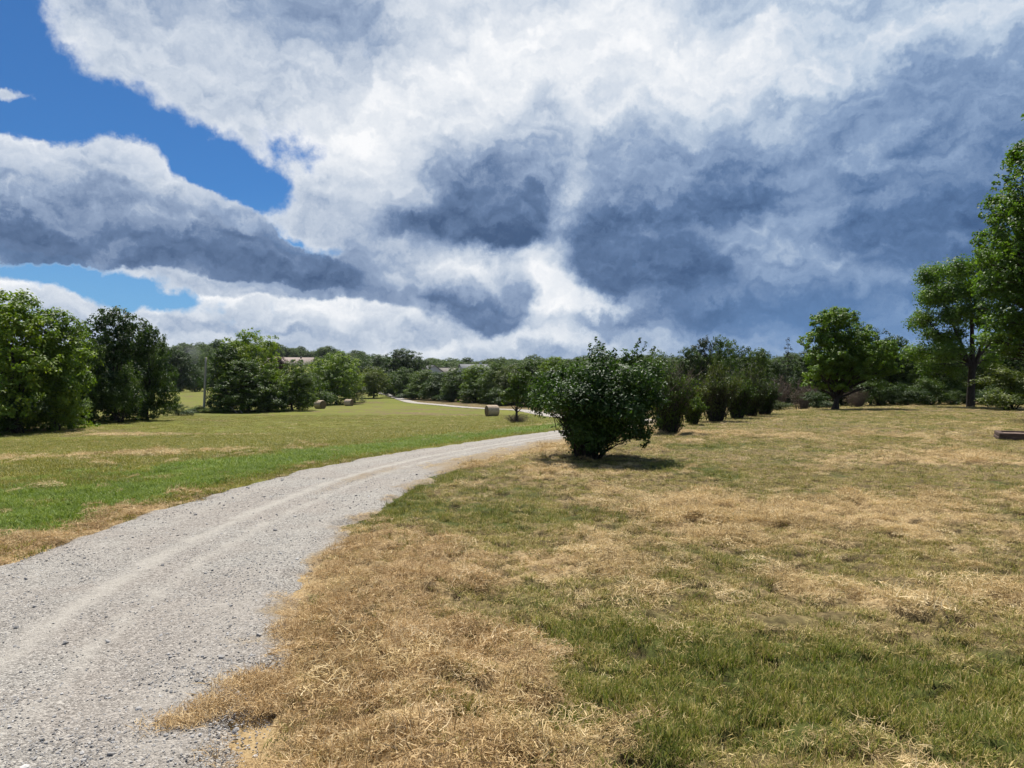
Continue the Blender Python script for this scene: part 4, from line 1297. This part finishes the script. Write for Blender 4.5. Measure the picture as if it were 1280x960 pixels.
def build_big_maple():
    g = np.random.default_rng(35)
    Y = 31.0; cx = 1372; X = (cx - 640) / F * Y; zb = H1(X, Y); k = Y / F
    heads = [(1266, 262, 22, 20), (1272, 220, 17, 17), (1276, 245, 18, 18), (1268, 290, 22, 20), (1262, 330, 24, 22), (1262, 372, 24, 22), (1275, 408, 26, 20), (1300, 190, 30, 26), (1254, 312, 24, 22), (1285, 285, 34, 30), (1250, 350, 22, 20), (1256, 392, 26, 22), (1285, 350, 36, 30), (1262, 425, 24, 16),
             (1300, 410, 34, 26), (1320, 240, 40, 34), (1350, 170, 40, 34), (1340, 320, 50, 40), (1380, 240, 50, 40), (1420, 180, 40, 36), (1440, 260, 50, 44), (1400, 330, 50, 44), (1450, 360, 48, 40), (1480, 310, 40, 40),
             (1350, 420, 46, 26), (1420, 420, 46, 26), (1390, 130, 36, 26), (1290, 440, 26, 12), (1325, 140, 24, 20)]
    lb = []
    for (px, py, rx, rz) in heads:
        for dy in (-1.9, 0, 1.9) if rx > 30 else (-.8, .8):
            lb.append(((px - cx) * k, dy * (1 if abs(px - cx) < 90 else .7) + g.normal() * .3, EYE + (480 - py) * k - zb, rx * k, rx * k, rz * k * .9))
    P, N = lobed_leaves(lb, 210000, g, clump=.26, per=40, flat_=.8)
    r = empty('maple_tree', (X, Y, zb)); tag(r, 'big dense bright green maple leaning in from the right edge', 'tree')
    obj('crown', leaf_mesh('crown', P, N, np.full(len(P), .135), .8, g, LM['maple'], droop=.6), r)
    obj('trunk', trunk_mesh(13.0, .38, lb, g, top=.7, first=.22, sides=12), r)


def build_sapling():
    g = np.random.default_rng(36)
    Y = 50.0; X = (647 - 640) / F * Y; zb = H1(X, Y)
    lb = [(0, 0, 2.3, .75, .75, .55), (-.55, .1, 2.0, .7, .6, .5), (.6, 0, 2.2, .7, .6, .5), (.1, .2, 2.9, .7, .7, .6), (-.3, -.2, 3.2, .5, .5, .5), (.45, .2, 3.3, .55, .5, .5), (.1, 0, 3.8, .4, .4, .45), (-.9, 0, 1.6, .45, .4, .3), (.8, .1, 1.5, .4, .4, .3), (.05, 0, 1.5, .5, .5, .4)]
    P, N = lobed_leaves(lb, 4200, g, clump=.42, per=16, shell=.3)
    r = empty('young_tree', (X, Y, zb)); tag(r, 'small young tree with thin trunk beside the drive, right of the round bale', 'tree')
    obj('crown', leaf_mesh('crown', P, N, np.full(len(P), .15), .6, g, LM['mid']), r)
    obj('trunk', trunk_mesh(4.0, .09, lb, g, top=.8, first=.3, sides=7), r)
    s = 2.2 / PROTO_W
    w = empty('weed_clump', (X, Y, zb - .03), 0, (s, s * .8, .075)); tag(w, 'brown dead weeds around the foot of the young tree', 'weeds')
    obj('stem', PROTO['thicket'][1], w); obj('crown', PROTO['thicket'][0], w)


# ------------------------------------------------------------------ the shrub row
def shrub(name, X, Y, label, stems, leaf, mat, g, base_r=.26, group=None, twig_frac=0.0, per=26, side=.22, aspect=.45, twigs=0, dead_top=None, skirt=0):
    """stems: list of (tip x, tip y, tip z, count, jitter): wands rising from one crowded stool"""
    zb = H1(X, Y)
    r = empty(name, (X, Y, zb - .02)); tag(r, label, 'shrub', group)
    tips = np.concatenate([np.array([[x, y, z]]) + g.normal(size=(c, 3)) * np.array([j, j, j * .6]) for x, y, z, c, j in stems])
    n = len(tips); tips[:, 2] = np.maximum(tips[:, 2], .22)
    a = g.uniform(0, 6.28, n); q = np.sqrt(g.random(n)) * base_r
    B = np.stack([np.cos(a) * q, np.sin(a) * q, np.zeros(n) - .05], 1)
    B[:, :2] += tips[:, :2] * .10
    L = limb_lines(B, tips, g, 12, .20)
    V, Q = tubes(L, np.linspace(.016, .004, 12)[None] * np.ones((n, 1)), 4)
    # short side shoots carry the leaves
    ns = per // 4
    src = np.repeat(np.arange(n), ns); f = g.uniform(1.2, 11, len(src)); i0 = np.floor(f).astype(int).clip(0, 10); fr = (f - i0)[:, None]
    S0 = L[src, i0] * (1 - fr) + L[src, np.minimum(i0 + 1, 11)] * fr
    d = sphere_dirs(g, len(src)); d[:, 2] = d[:, 2] * .6 + .45
    taper = (1.25 - f / 11)[:, None]
    S1 = S0 + d * side * g.uniform(.5, 1.2, len(src))[:, None] * np.clip(taper, .35, 1)
    S1[:, 2] = np.maximum(S1[:, 2], .06)
    L2 = limb_lines(S0, S1, g, 5, .05)
    V2, Q2 = tubes(L2, np.linspace(.004, .0015, 5)[None] * np.ones((len(src), 1)), 3)
    k = 6
    lp = np.repeat(np.arange(len(src)), k)
    t = g.uniform(.15, 1.0, len(lp)); i1 = np.floor(t * 4).astype(int).clip(0, 3); ft = (t * 4 - i1)[:, None]
    P = L2[lp, i1] * (1 - ft) + L2[lp, i1 + 1] * ft + g.normal(size=(len(lp), 3)) * leaf * .4
    # wand tips are leafy too
    tp = np.repeat(np.arange(n), 10); it = g.integers(9, 12, len(tp))
    P = np.vstack([P, L[tp, it] + g.normal(size=(len(tp), 3)) * leaf * .55])
    if skirt:
        a = g.uniform(0, 6.28, skirt); zz = g.uniform(.05, .8, skirt); rr = base_r * (1.1 + zz * 1.35) * g.uniform(.45, 1.15, skirt) * (1 + .25 * np.sin(a * 3 + 1))
        P = np.vstack([P, np.stack([np.cos(a) * rr, np.sin(a) * rr, zz], 1)])
    P[:, 2] = np.maximum(P[:, 2], .05)
    if dead_top is not None:
        P = P[(P[:, 2] < dead_top + .25 * pnoise(P[:, 0] * 4, P[:, 1] * 4) * 2) | (g.random(len(P)) < .12)]
    N = g.normal(size=P.shape) * .8 + np.array([0, 0, .75])
    obj('crown', leaf_mesh('crown', P, N, np.full(len(P), leaf), aspect, g, LM[mat]), r)
    if twigs and twigs > 100:
        src = g.integers(0, n, twigs); f = g.integers(5, 12, twigs)
        d = sphere_dirs(g, twigs); d[:, 2] = np.abs(d[:, 2]) + .7
        L3 = limb_lines(L[src, f], L[src, f] + d * g.uniform(.15, .42, twigs)[:, None], g, 5, .02)
        V3, Q3 = tubes(L3, np.linspace(.007, .0025, 5)[None] * np.ones((twigs, 1)), 3)
        if dead_top is not None:
            obj('dead_twigs', make_mesh('dead_twigs', V3, [Q3], [TWIG], True), r)
    else:
        V3 = np.zeros((0, 3)); Q3 = np.zeros((0, 4), int)
    if dead_top is not None: V3, Q3 = V3[:0], Q3[:0]
    Vs = np.vstack([V, V2, V3]); Qs = np.vstack([Q, Q2 + len(V), Q3 + len(V) + len(V2)])
    me = make_mesh('stem', Vs, [Qs], [BARK, TWIG], True)
    me.polygons.foreach_set('material_index', np.concatenate([np.zeros(len(Q) + len(Q2)), np.ones(len(Q3))]).astype(np.int32))
    obj('stem', me, r)
    return r


def build_large_shrub(g, group):
    Y = 15.3; cx = 736; X = (cx - 640) / F * Y; k = Y / F; zb = H1(X, Y)
    r = empty('leafy_shrub', (X, Y, zb - .02)); tag(r, 'largest dark glossy shrub nearest the camera beside the drive', 'shrub', group)
    heads = [(752, 447, 15, 13, 2), (738, 452, 11, 11, 1), (785, 449, 10, 11, 1), (770, 451, 9, 9, 1),
             (715, 464, 15, 11, 2), (745, 470, 26, 17, 3), (785, 470, 24, 17, 3), (814, 466, 14, 14, 2), (695, 468, 12, 9, 1),
             (684, 474, 15, 12, 2), (675, 489, 12, 12, 2), (702, 486, 19, 16, 3), (690, 502, 18, 11, 3), (677, 504, 11, 8, 2), (712, 506, 14, 11, 2),
             (730, 502, 26, 20, 3), (770, 500, 30, 22, 3), (808, 490, 17, 17, 2), (823, 503, 9, 9, 1), (815, 522, 9, 8, 1), (792, 512, 17, 12, 2),
             (710, 527, 10, 10, 1), (735, 532, 25, 19, 3), (764, 528, 22, 17, 3), (806, 534, 12, 9, 2), (796, 526, 12, 10, 2), (801, 546, 9, 6, 2), (786, 530, 13, 9, 2), (795, 540, 9, 7, 1),
             (722, 553, 12, 11, 2), (744, 552, 15, 13, 3), (734, 564, 14, 7, 2), (712, 544, 8, 9, 1), (764, 546, 10, 8, 1), (777, 543, 6, 5, 1)]
    lb = []
    for (px, py, rx, ry, m) in heads:
        mid = EYE + (480 - py) * k - zb
        spread = .95 * min(1.0, .32 + mid * .55)
        for q in range(m):
            dy = (q - (m - 1) / 2) * spread * (.9 if m == 3 else .8) + g.normal() * .12
            lb.append(((px - cx) * k * 1.03 + g.normal() * .05, dy, mid + g.normal() * .05, rx * k * 1.12, rx * k, ry * k * 1.06))
    P, N = lobed_leaves(lb, 40000, g, clump=.42, per=13, flat_=.9, shell=.5)
    lb = np.array(lb)
    # wands: every head is carried by stems from the stool, young shoots stand up out of the top
    n = len(lb) * 2
    src = np.repeat(np.arange(len(lb)), 2)
    a = g.uniform(0, 6.28, n); q = .24 * np.sqrt(g.random(n))
    B = np.stack([np.cos(a) * q - .02, np.sin(a) * q, np.full(n, -.05)], 1)
    L = limb_lines(B, lb[src, :3] + g.normal(size=(n, 3)) * lb[src, 3:6] * .4, g, 10, .22)
    V, Q = tubes(L, np.linspace(.017, .004, 10)[None] * np.ones((n, 1)), 5)
    tips = [(745, 420, .05), (749, 424, -.1), (738, 428, .1), (755, 430, .0), (742, 434, .15), (751, 436, -.15), (800, 422, .0), (797, 428, .12), (806, 428, -.1), (818, 433, .05), (812, 438, -.1), (784, 437, .1), (790, 441, -.1),
            (770, 441, .1), (722, 448, .0), (714, 450, .1), (703, 455, 0), (690, 460, 0), (674, 470, .05), (668, 486, 0), (826, 452, 0), (831, 478, 0), (764, 440, -.2), (730, 446, .1), (806, 444, .2), (666, 498, .05), (822, 530, -.1), (810, 550, -.1)]
    T = np.array([((px - cx) * k, dy, EYE + (480 - py) * k - zb) for px, py, dy in tips])
    S = T * np.array([.86, .8, 1]) - np.array([0, 0, .0]); S[:, 2] = T[:, 2] - g.uniform(.35, .6, len(T)) * np.where(T[:, 2] > 1.3, 1, .3)
    W = limb_lines(S, T, g, 10, .0)
    V2, Q2 = tubes(W, np.linspace(.007, .0025, 10)[None] * np.ones((len(T), 1)), 4)
    obj('stem', make_mesh('stem', np.vstack([V, V2]), [np.vstack([Q, Q2 + len(V)])], [BARK], True), r)
    sp = np.repeat(np.arange(len(T)), 42); f = g.integers(1, 10, len(sp))
    off = sphere_dirs(g, len(sp)) * .055 * (1.35 - f / 10)[:, None]
    P2 = W[sp, f] + off
    N2 = off * 12 + np.array([0, 0, .8]) + g.normal(size=off.shape) * .4
    P = np.vstack([P, P2]); N = np.vstack([N, N2])
    keep = P[:, 2] > .06
    P, N = P[keep], N[keep]
    obj('crown', leaf_mesh('crown', P, N, np.full(len(P), .082), .46, g, LM['glossy']), r)


def build_shrubs():
    g = np.random.default_rng(41)
    GS = 'shrubs planted in a row along the right side of the drive'
    build_large_shrub(g, GS)

    def small(px, Y, top, w, label, mat, leaf=.07, twigs=260, dead=None, dens=1.0, base=.24):
        X = (px - 640) / F * Y; h = EYE + (480 - top) / F * Y - H1(X, Y); R = w / F * Y / 2
        s = []
        for i in range(15):
            a = i * 2.4; q = sqrt((i + .5) / 15)
            s.append((cos(a) * R * .9 * q, sin(a) * R * .9 * q, h * (1 - .38 * q * q) * g.uniform(.68, 1.0), int(g.integers(5, 13) * dens), R * .2))
        for i in range(8):
            a = i * .8; s.append((cos(a) * R * .85, sin(a) * R * .85, h * g.uniform(.42, .66), int(8 * dens), R * .16))
        shrub('leafy_shrub', X, Y, label, s, leaf, mat, g, base * .72, GS, per=32, side=.20, twigs=twigs, dead_top=dead, skirt=500)
    small(836, 23.4, 435, 64, 'tall shrub with brown dead twigs on top, second in the row', 'mid', .08, 600, 1.95, 1.3, .32)
    small(866, 28.5, 486, 34, 'smallest light green shrub in the row', 'mid', .085, 40, None, .5, .18)
    small(895, 31.0, 450, 60, 'olive twiggy shrub just right of the smallest shrub', 'olive', .085, 300, None, 1.1, .34)
    small(921, 33.8, 459, 44, 'dark shrub behind the olive twiggy shrub, fifth in the row', 'mid', .085, 120, None, 1.0, .26)
    small(939, 36.0, 451, 46, 'dull green shrub sixth in the row', 'olive', .09, 120, None, 1.0, .26)
    small(956, 38.0, 466, 36, 'last dark shrub at the far end of the row', 'dark', .085, 150, None, .9, .3)


build_maple()
build_forked_tree()
build_big_maple()
build_sapling()
build_shrubs()

# ================================================================== bales, pole, houses and the timber bed
def hay_mat():
    m, nt, out = material('baled_hay')
    P = nt.nodes.new('ShaderNodeTexCoord').outputs['Object']
    n = noise(nt, vmath(nt, 'MULTIPLY', P, (6, 30, 30)), 1.0, 5, .65); n2 = noise(nt, P, 5, 4, .6)
    c = ramp(nt, n * .7 + n2 * .3, [(.3, (.24, .17, .115)), (.5, (.46, .36, .26)), (.72, (.64, .53, .41))])
    b = node(nt, 'ShaderNodeBump', {'Strength': .8, 'Distance': .04, 'Height': n})
    principled(nt, out, c, .95, .1, b.outputs[0])
    m2, nt, out = material('bale_end_spiral')
    P = nt.nodes.new('ShaderNodeTexCoord').outputs['Object']
    sp = node(nt, 'ShaderNodeSeparateXYZ', {0: P})
    y, z = Ex(nt, sp.outputs[1]), Ex(nt, sp.outputs[2])
    rr = (y * y + z * z)._m('SQRT'); an = y._m('ARCTAN2', z)
    s = (rr * 90.0 + an)._m('SINE') * .5 + .5
    n = noise(nt, P, 18, 4, .6)
    c = ramp(nt, s * .5 + n * .5, [(.3, (.075, .05, .03)), (.7, (.26, .19, .12))])
    principled(nt, out, c, .95, .1)
    return m, m2


def build_bales():
    hm, em = hay_mat()
    nseg, nx = 48, 14
    a = np.arange(nseg) * 2 * pi / nseg; xs = np.linspace(-.74, .74, nx)
    g = np.random.default_rng(51)
    V = []
    for i, x in enumerate(xs):
        R = .72 * (1 - .07 * (abs(x) / .74) ** 8)
        for t in a:
            rr = R + .012 * pnoise(np.array(x * 6.0), np.array(t * 3)) + g.normal() * .004
            z = cos(t) * rr
            V.append((x, sin(t) * rr, max(z, -.66) if z < 0 else z))
    V = np.array(V)
    i = np.arange(nx - 1)[:, None] * nseg; j = np.arange(nseg)[None]
    Q = np.stack([i + j, i + (j + 1) % nseg, i + nseg + (j + 1) % nseg, i + nseg + j], -1).reshape(-1, 4)
    roll = make_mesh('hay_roll', V, [Q], [hm], True)
    rings = [1.0, .8, .6, .4, .2]
    VE, FE = [], []
    for k, s in enumerate(rings):
        for q in range(nseg): VE.append((V[q, 0] - .05 * (1 - s ** 3) - .004 * (k % 2), V[q, 1] * s, V[q, 2] * s))
    VE.append((V[0, 0] - .055, 0, 0))
    for k in range(4):
        for q in range(nseg): FE.append((k * nseg + q, k * nseg + (q + 1) % nseg, (k + 1) * nseg + (q + 1) % nseg, (k + 1) * nseg + q))
    T = [(4 * nseg + q, 4 * nseg + (q + 1) % nseg, 5 * nseg) for q in range(nseg)]
    end = make_mesh('bale_end', VE, [np.array(FE), np.array(T)], [em], True)
    for px, Y, rz, sc, lb in [(615, 88, radians(24), 1.0, 'large round hay bale lying beside the far drive in the field, nearest of the three'),
                              (400, 112, radians(-35), 1.0, 'round hay bale in front of the trees, left and larger of the two far bales'),
                              (436, 136, radians(-20), .95, 'smallest most distant pale round hay bale by the trees')]:
        X = (px - 640) / F * Y
        r = empty('hay_bale', (X, Y, H1(X, Y) + .66 * sc - .02), rz, (sc,) * 3)
        tag(r, lb, 'hay bale', 'round hay bales in the field')
        obj('hay_roll', roll, r); obj('bale_end', end, r)
        o = obj('bale_end', end, r); o.rotation_euler = (0, 0, pi)


def beam(name, mat, parent, p0, p1, r0, r1, sides=8, wob=.0):
    p0, p1 = np.array(p0, float), np.array(p1, float)
    t = np.linspace(0, 1, 9)[:, None]
    L = p0 + (p1 - p0) * t + wob * np.stack([np.sin(t[:, 0] * 7), np.cos(t[:, 0] * 5), t[:, 0] * 0], 1)
    V, Q = tubes(L[None], np.linspace(r0, r1, 9)[None], sides)
    T = [((len(V) - sides), len(V) - sides + q, len(V) - sides + q + 1) for q in range(1, sides - 1)]
    return obj(name, make_mesh(name, V, [Q, np.array(T)], [mat], False), parent)


def box(V, Fc, lo, hi):
    o = len(V)
    x0, y0, z0 = lo; x1, y1, z1 = hi
    V += [(x0, y0, z0), (x1, y0, z0), (x1, y1, z0), (x0, y1, z0), (x0, y0, z1), (x1, y0, z1), (x1, y1, z1), (x0, y1, z1)]
    Fc += [(o, o + 3, o + 2, o + 1), (o + 4, o + 5, o + 6, o + 7), (o, o + 1, o + 5, o + 4), (o + 1, o + 2, o + 6, o + 5), (o + 2, o + 3, o + 7, o + 6), (o + 3, o, o + 4, o + 7)]


def bevelled(name, boxes, mat, parent, bev=.01):
    V, Fc = [], []
    for lo, hi in boxes: box(V, Fc, lo, hi)
    o = obj(name, make_mesh(name, V, [np.array(Fc)], [mat]), parent)
    b = o.modifiers.new('bevel', 'BEVEL'); b.width = bev; b.segments = 2
    return o


def build_pole():
    wood = bark_mat('weathered_pole', (.24, .21, .175), (.46, .41, .35))
    Y = 94.0; X = (256 - 640) / F * Y; zb = H1(X, Y)
    top = EYE + (480 - 447) / F * Y - zb
    r = empty('wooden_pole', (X, Y, zb)); tag(r, 'tall thin weathered wooden utility pole at the field edge', 'pole')
    beam('shaft', wood, r, (-.12, 0, -.2), (.16, 0, top), .18, .13)
    beam('cap', wood, r, (.16, 0, top), (.165, 0, top + .05), .125, .09)
    for (ax, ay), (bx, by), nm, lb in [((303, 514), (292, 496), .05, 'longer of the two grey dead poles leaning against the trees'), ((297, 511), (287, 502), .04, 'shorter grey dead pole leaning against the trees, left one')]:
        Yp = 91.5; p0 = photo(ax, ay, Yp); p1 = photo(bx, by, Yp + .8)
        X0 = p0[0]; z0 = H1(X0, Yp)
        q = empty('leaning_pole', (X0, Yp, z0)); tag(q, lb, 'pole', 'dead leaning poles')
        d = (p1[0] - p0[0], .8, p1[2] - p0[2])
        beam('shaft', wood, q, (0, 0, -.1), d, nm + .025, nm - .005, wob=.03)
        beam('branch_stub', wood, q, tuple(.6 * c for c in d), (.6 * d[0] + .12, .3, .6 * d[2] + .35), .03, .015, 5)


def house(X, Y, z, L, D, wall_h, roof_h, rz, label, wall_c, roof_c, wins, chimney=False, gable_front=False, ribs=True):
    r = empty('house', (X, Y, z), rz); tag(r, label, 'house')
    mw, nt, out = material('siding')
    P = nt.nodes.new('ShaderNodeTexCoord').outputs['Object']
    sz = Ex(nt, node(nt, 'ShaderNodeSeparateXYZ', {0: P}).outputs[2])
    st = (sz * 5.0)._m('FRACT').step(.0, .18)
    principled(nt, out, mixcol(nt, st, tuple(.55 * c for c in wall_c), wall_c), .7, .3)
    mr, nt, out = material('shingles')
    P = nt.nodes.new('ShaderNodeTexCoord').outputs['Object']
    n = noise(nt, vmath(nt, 'MULTIPLY', P, (.6, 2.5, 2.5)), 2.2, 5, .7)
    principled(nt, out, ramp(nt, n, [(.3, tuple(.6 * c for c in roof_c)), (.7, tuple(1.2 * c for c in roof_c))]), .9, .2)
    mt, nt, out = material('white_trim'); principled(nt, out, (.7, .7, .68), .5, .4)
    mg, nt, out = material('window_glass'); principled(nt, out, (.03, .04, .05), .08, .5)
    bevelled('wall', [((-L / 2, -D / 2, -2), (L / 2, D / 2, wall_h))], mw, r, .02)
    ov = .5; e = wall_h - .1
    V = [(-L / 2 - ov, -D / 2 - ov, e), (L / 2 + ov, -D / 2 - ov, e), (L / 2 + ov, 0, wall_h + roof_h), (-L / 2 - ov, 0, wall_h + roof_h), (L / 2 + ov, D / 2 + ov, e), (-L / 2 - ov, D / 2 + ov, e)]
    t = .18
    V += [(x, y, zz - t) for x, y, zz in V]
    Fc = [(0, 1, 2, 3), (3, 2, 4, 5), (7, 6, 9, 8), (8, 9, 11, 10), (0, 6, 7, 1), (5, 4, 10, 11), (1, 7, 8, 2), (2, 8, 10, 4), (3, 9, 6, 0), (5, 11, 9, 3)]
    rf = obj('roof', make_mesh('roof', V, [np.array(Fc)], [mr]), r)
    gb = [(-L / 2 + .01, -D / 2, wall_h - .01), (-L / 2 + .01, D / 2, wall_h - .01), (-L / 2 + .01, 0, wall_h + roof_h - .25), (L / 2 - .01, -D / 2, wall_h - .01), (L / 2 - .01, D / 2, wall_h - .01), (L / 2 - .01, 0, wall_h + roof_h - .25)]
    obj('gable', make_mesh('gable', gb[:3], [np.array([(0, 2, 1)])], [mw]), r)
    obj('gable', make_mesh('gable', gb[3:], [np.array([(0, 1, 2)])], [mw]), r)
    if ribs:
        bevelled('ridge_cap', [((-L / 2 - ov, -.16, wall_h + roof_h - .04), (L / 2 + ov, .16, wall_h + roof_h + .06))], mr, rf, .02)
    if chimney:
        bevelled('chimney', [((L * .22, -.9, wall_h + roof_h * .3), (L * .22 + .8, -.1, wall_h + roof_h + .8))], mw, rf, .03)
    for (x, zz, w, h) in wins:
        y = -D / 2
        wn = bevelled('window', [((x - w / 2 - .1, y - .05, zz - .1), (x - w / 2, y + .02, zz + h + .1)), ((x + w / 2, y - .05, zz - .1), (x + w / 2 + .1, y + .02, zz + h + .1)), ((x - w / 2, y - .05, zz + h), (x + w / 2, y + .02, zz + h + .1)), ((x - w / 2, y - .06, zz - .1), (x + w / 2, y + .02, zz)), ((x - .03, y - .04, zz), (x + .03, y + .01, zz + h))], mt, r, .01)
        bevelled('pane', [((x - w / 2, y - .015, zz), (x + w / 2, y + .012, zz + h))], mg, wn, .002)
    return r


def build_houses():
    Y = 470.0; X = (363 - 640) / F * Y; z = H1(X, Y)
    top = EYE + (480 - 446.5) / F * Y - z
    house(X, Y, z, 30, 16, top - 5.2, 5.2, radians(6), 'long low house with a wide tan pink roof on the far left hill', (.40, .34, .30), (.36, .29, .25), [(-11, 1.2, 1.6, 1.6), (-5, 1.2, 1.6, 1.6), (3, 1.2, 1.6, 1.6), (9, 1.2, 1.6, 1.6)], chimney=True)
    for px, Y, top_py, L, D, rz, lb, wc, rc, ch, wins in [
            (538, 300, 456.5, 9.0, 8.0, radians(-62), 'grey roofed house with a pale gable behind the far treeline', (.55, .55, .56), (.17, .165, .17), False, [(-2, 3.2, 1.0, 1.5), (2, 3.2, 1.0, 1.5), (-2, .8, 1.0, 1.5), (2, .8, 1.0, 1.5)]),
            (562, 312, 459.5, 11.0, 9.0, radians(10), 'lower brown grey roof between the two other grey houses', (.5, .46, .4), (.22, .20, .175), False, [(-3, 1, 1.0, 1.4), (3, 1, 1.0, 1.4)]),
            (592, 306, 455.0, 12.0, 9.0, radians(24), 'light grey roofed house furthest right behind the far treeline', (.6, .58, .54), (.24, .245, .24), True, [(-3, 1, 1.0, 1.4), (3, 1, 1.0, 1.4), (0, 3.4, 1.0, 1.3)]),
            (454, 268, 458.0, 8.0, 7.0, radians(40), 'small pale blue grey house beside the willow like tree', (.46, .50, .56), (.19, .20, .215), False, [(-2, 1, 1.0, 1.4), (2, 1, 1.0, 1.4), (0, 3.6, 1, 1.3)])]:
        X = (px - 640) / F * Y; z = H1(X, Y); top = EYE + (480 - top_py) / F * Y - z
        house(X, Y, z, L, D, top - 3.0, 3.0, rz, lb, wc, rc, wins, ch)


def build_timber_bed():
    m, nt, out = material('dark_red_timber')
    P = nt.nodes.new('ShaderNodeTexCoord').outputs['Object']
    n = noise(nt, vmath(nt, 'MULTIPLY', P, (1.2, 14, 14)), 3, 5, .65)
    c = ramp(nt, n, [(.3, (.045, .028, .021)), (.55, (.10, .066, .050)), (.75, (.20, .145, .115))])
    b = node(nt, 'ShaderNodeBump', {'Strength': .7, 'Distance': .01, 'Height': n})
    principled(nt, out, c, .85, .2, b.outputs[0])
    ms, nt, out = material('bed_soil')
    n = noise(nt, nt.nodes.new('ShaderNodeTexCoord').outputs['Object'], 22, 5, .6)
    principled(nt, out, ramp(nt, n, [(.3, (.09, .06, .045)), (.7, (.30, .22, .17))]), .95, .1)
    Y = 20.6; X = (1248 - 640) / F * Y
    r = empty('timber_bed', (X, Y, H1(X, Y) - .02), -.52); tag(r, 'low dark reddish timber raised bed at the right edge of the lawn', 'raised bed')
    L, D = 2.6, 1.5
    for z0 in (0.0, .117):
        s = .02 if z0 else 0
        bevelled('front_timber', [((s, 0, z0), (L, .14, z0 + .113))], m, r, .012)
        bevelled('back_timber', [((s, D - .14, z0), (L, D, z0 + .113))], m, r, .012)
        bevelled('side_timber', [((s, .143, z0), (s + .14, D - .143, z0 + .113))], m, r, .012)
        bevelled('side_timber', [((L - .14, .143, z0), (L, D - .143, z0 + .113))], m, r, .012)
    nx, ny = 30, 18
    x, y = np.meshgrid(np.linspace(.1, L - .1, nx), np.linspace(.1, D - .1, ny))
    zz = 0.19 + .02 * fbm(x * 4, y * 4, 3)
    i = np.arange(ny - 1)[:, None] * nx; j = np.arange(nx - 1)[None]
    Q = np.stack([i + j, i + j + 1, i + nx + j + 1, i + nx + j], -1).reshape(-1, 4)
    obj('soil', make_mesh('soil', np.stack([x, y, zz], -1).reshape(-1, 3), [Q], [ms], True), r)


def build_smoke():
    """a thin grey smoke drifting up behind the far dark trees"""
    m, nt, out = material('thin_smoke')
    P = nt.nodes.new('ShaderNodeTexCoord').outputs['Object']
    d = Ex(nt, vmath(nt, 'LENGTH', P, out=1))
    n = noise(nt, P, 2.2, 4, .6)
    den = (1.0 - d.step(.25, 1.0)) * n.step(.35, .65) * .035
    v = node(nt, 'ShaderNodeVolumePrincipled', {'Color': (.72, .74, .75, 1), 'Density': den, 'Anisotropy': .2})
    nt.links.new(v.outputs[0], out.inputs['Volume'])
    Y = 290.0; X = (236 - 640) / F * Y
    import bmesh
    bm = bmesh.new(); bmesh.ops.create_icosphere(bm, subdivisions=3, radius=1.0)
    me = bpy.data.meshes.new('smoke'); bm.to_mesh(me); bm.free(); me.materials.append(m)
    o = obj('smoke', me, loc=(X, Y, EYE + (480 - 443) / F * Y)); o.scale = (7.5, 6, 7)
    tag(o, 'thin pale grey smoke rising behind the dark trees in the field gap', 'smoke', kind='stuff')


build_bales()
build_pole()
build_houses()
build_timber_bed()
build_smoke()

# ------------------------------------------------------------------ thin summer air
def build_haze():
    m, nt, out = material('summer_air')
    v = node(nt, 'ShaderNodeVolumePrincipled', {'Color': (.80, .87, .95, 1), 'Density': 0.00005, 'Anisotropy': 0.0})
    nt.links.new(v.outputs[0], out.inputs['Volume'])
    V, Fc = [], []
    box(V, Fc, (-3600, -3600, -8), (3600, 3600, 55))
    o = obj('haze', make_mesh('haze', V, [np.array(Fc)], [m]))
    tag(o, 'thin pale summer air over the fields', 'haze', kind='stuff')


build_haze()
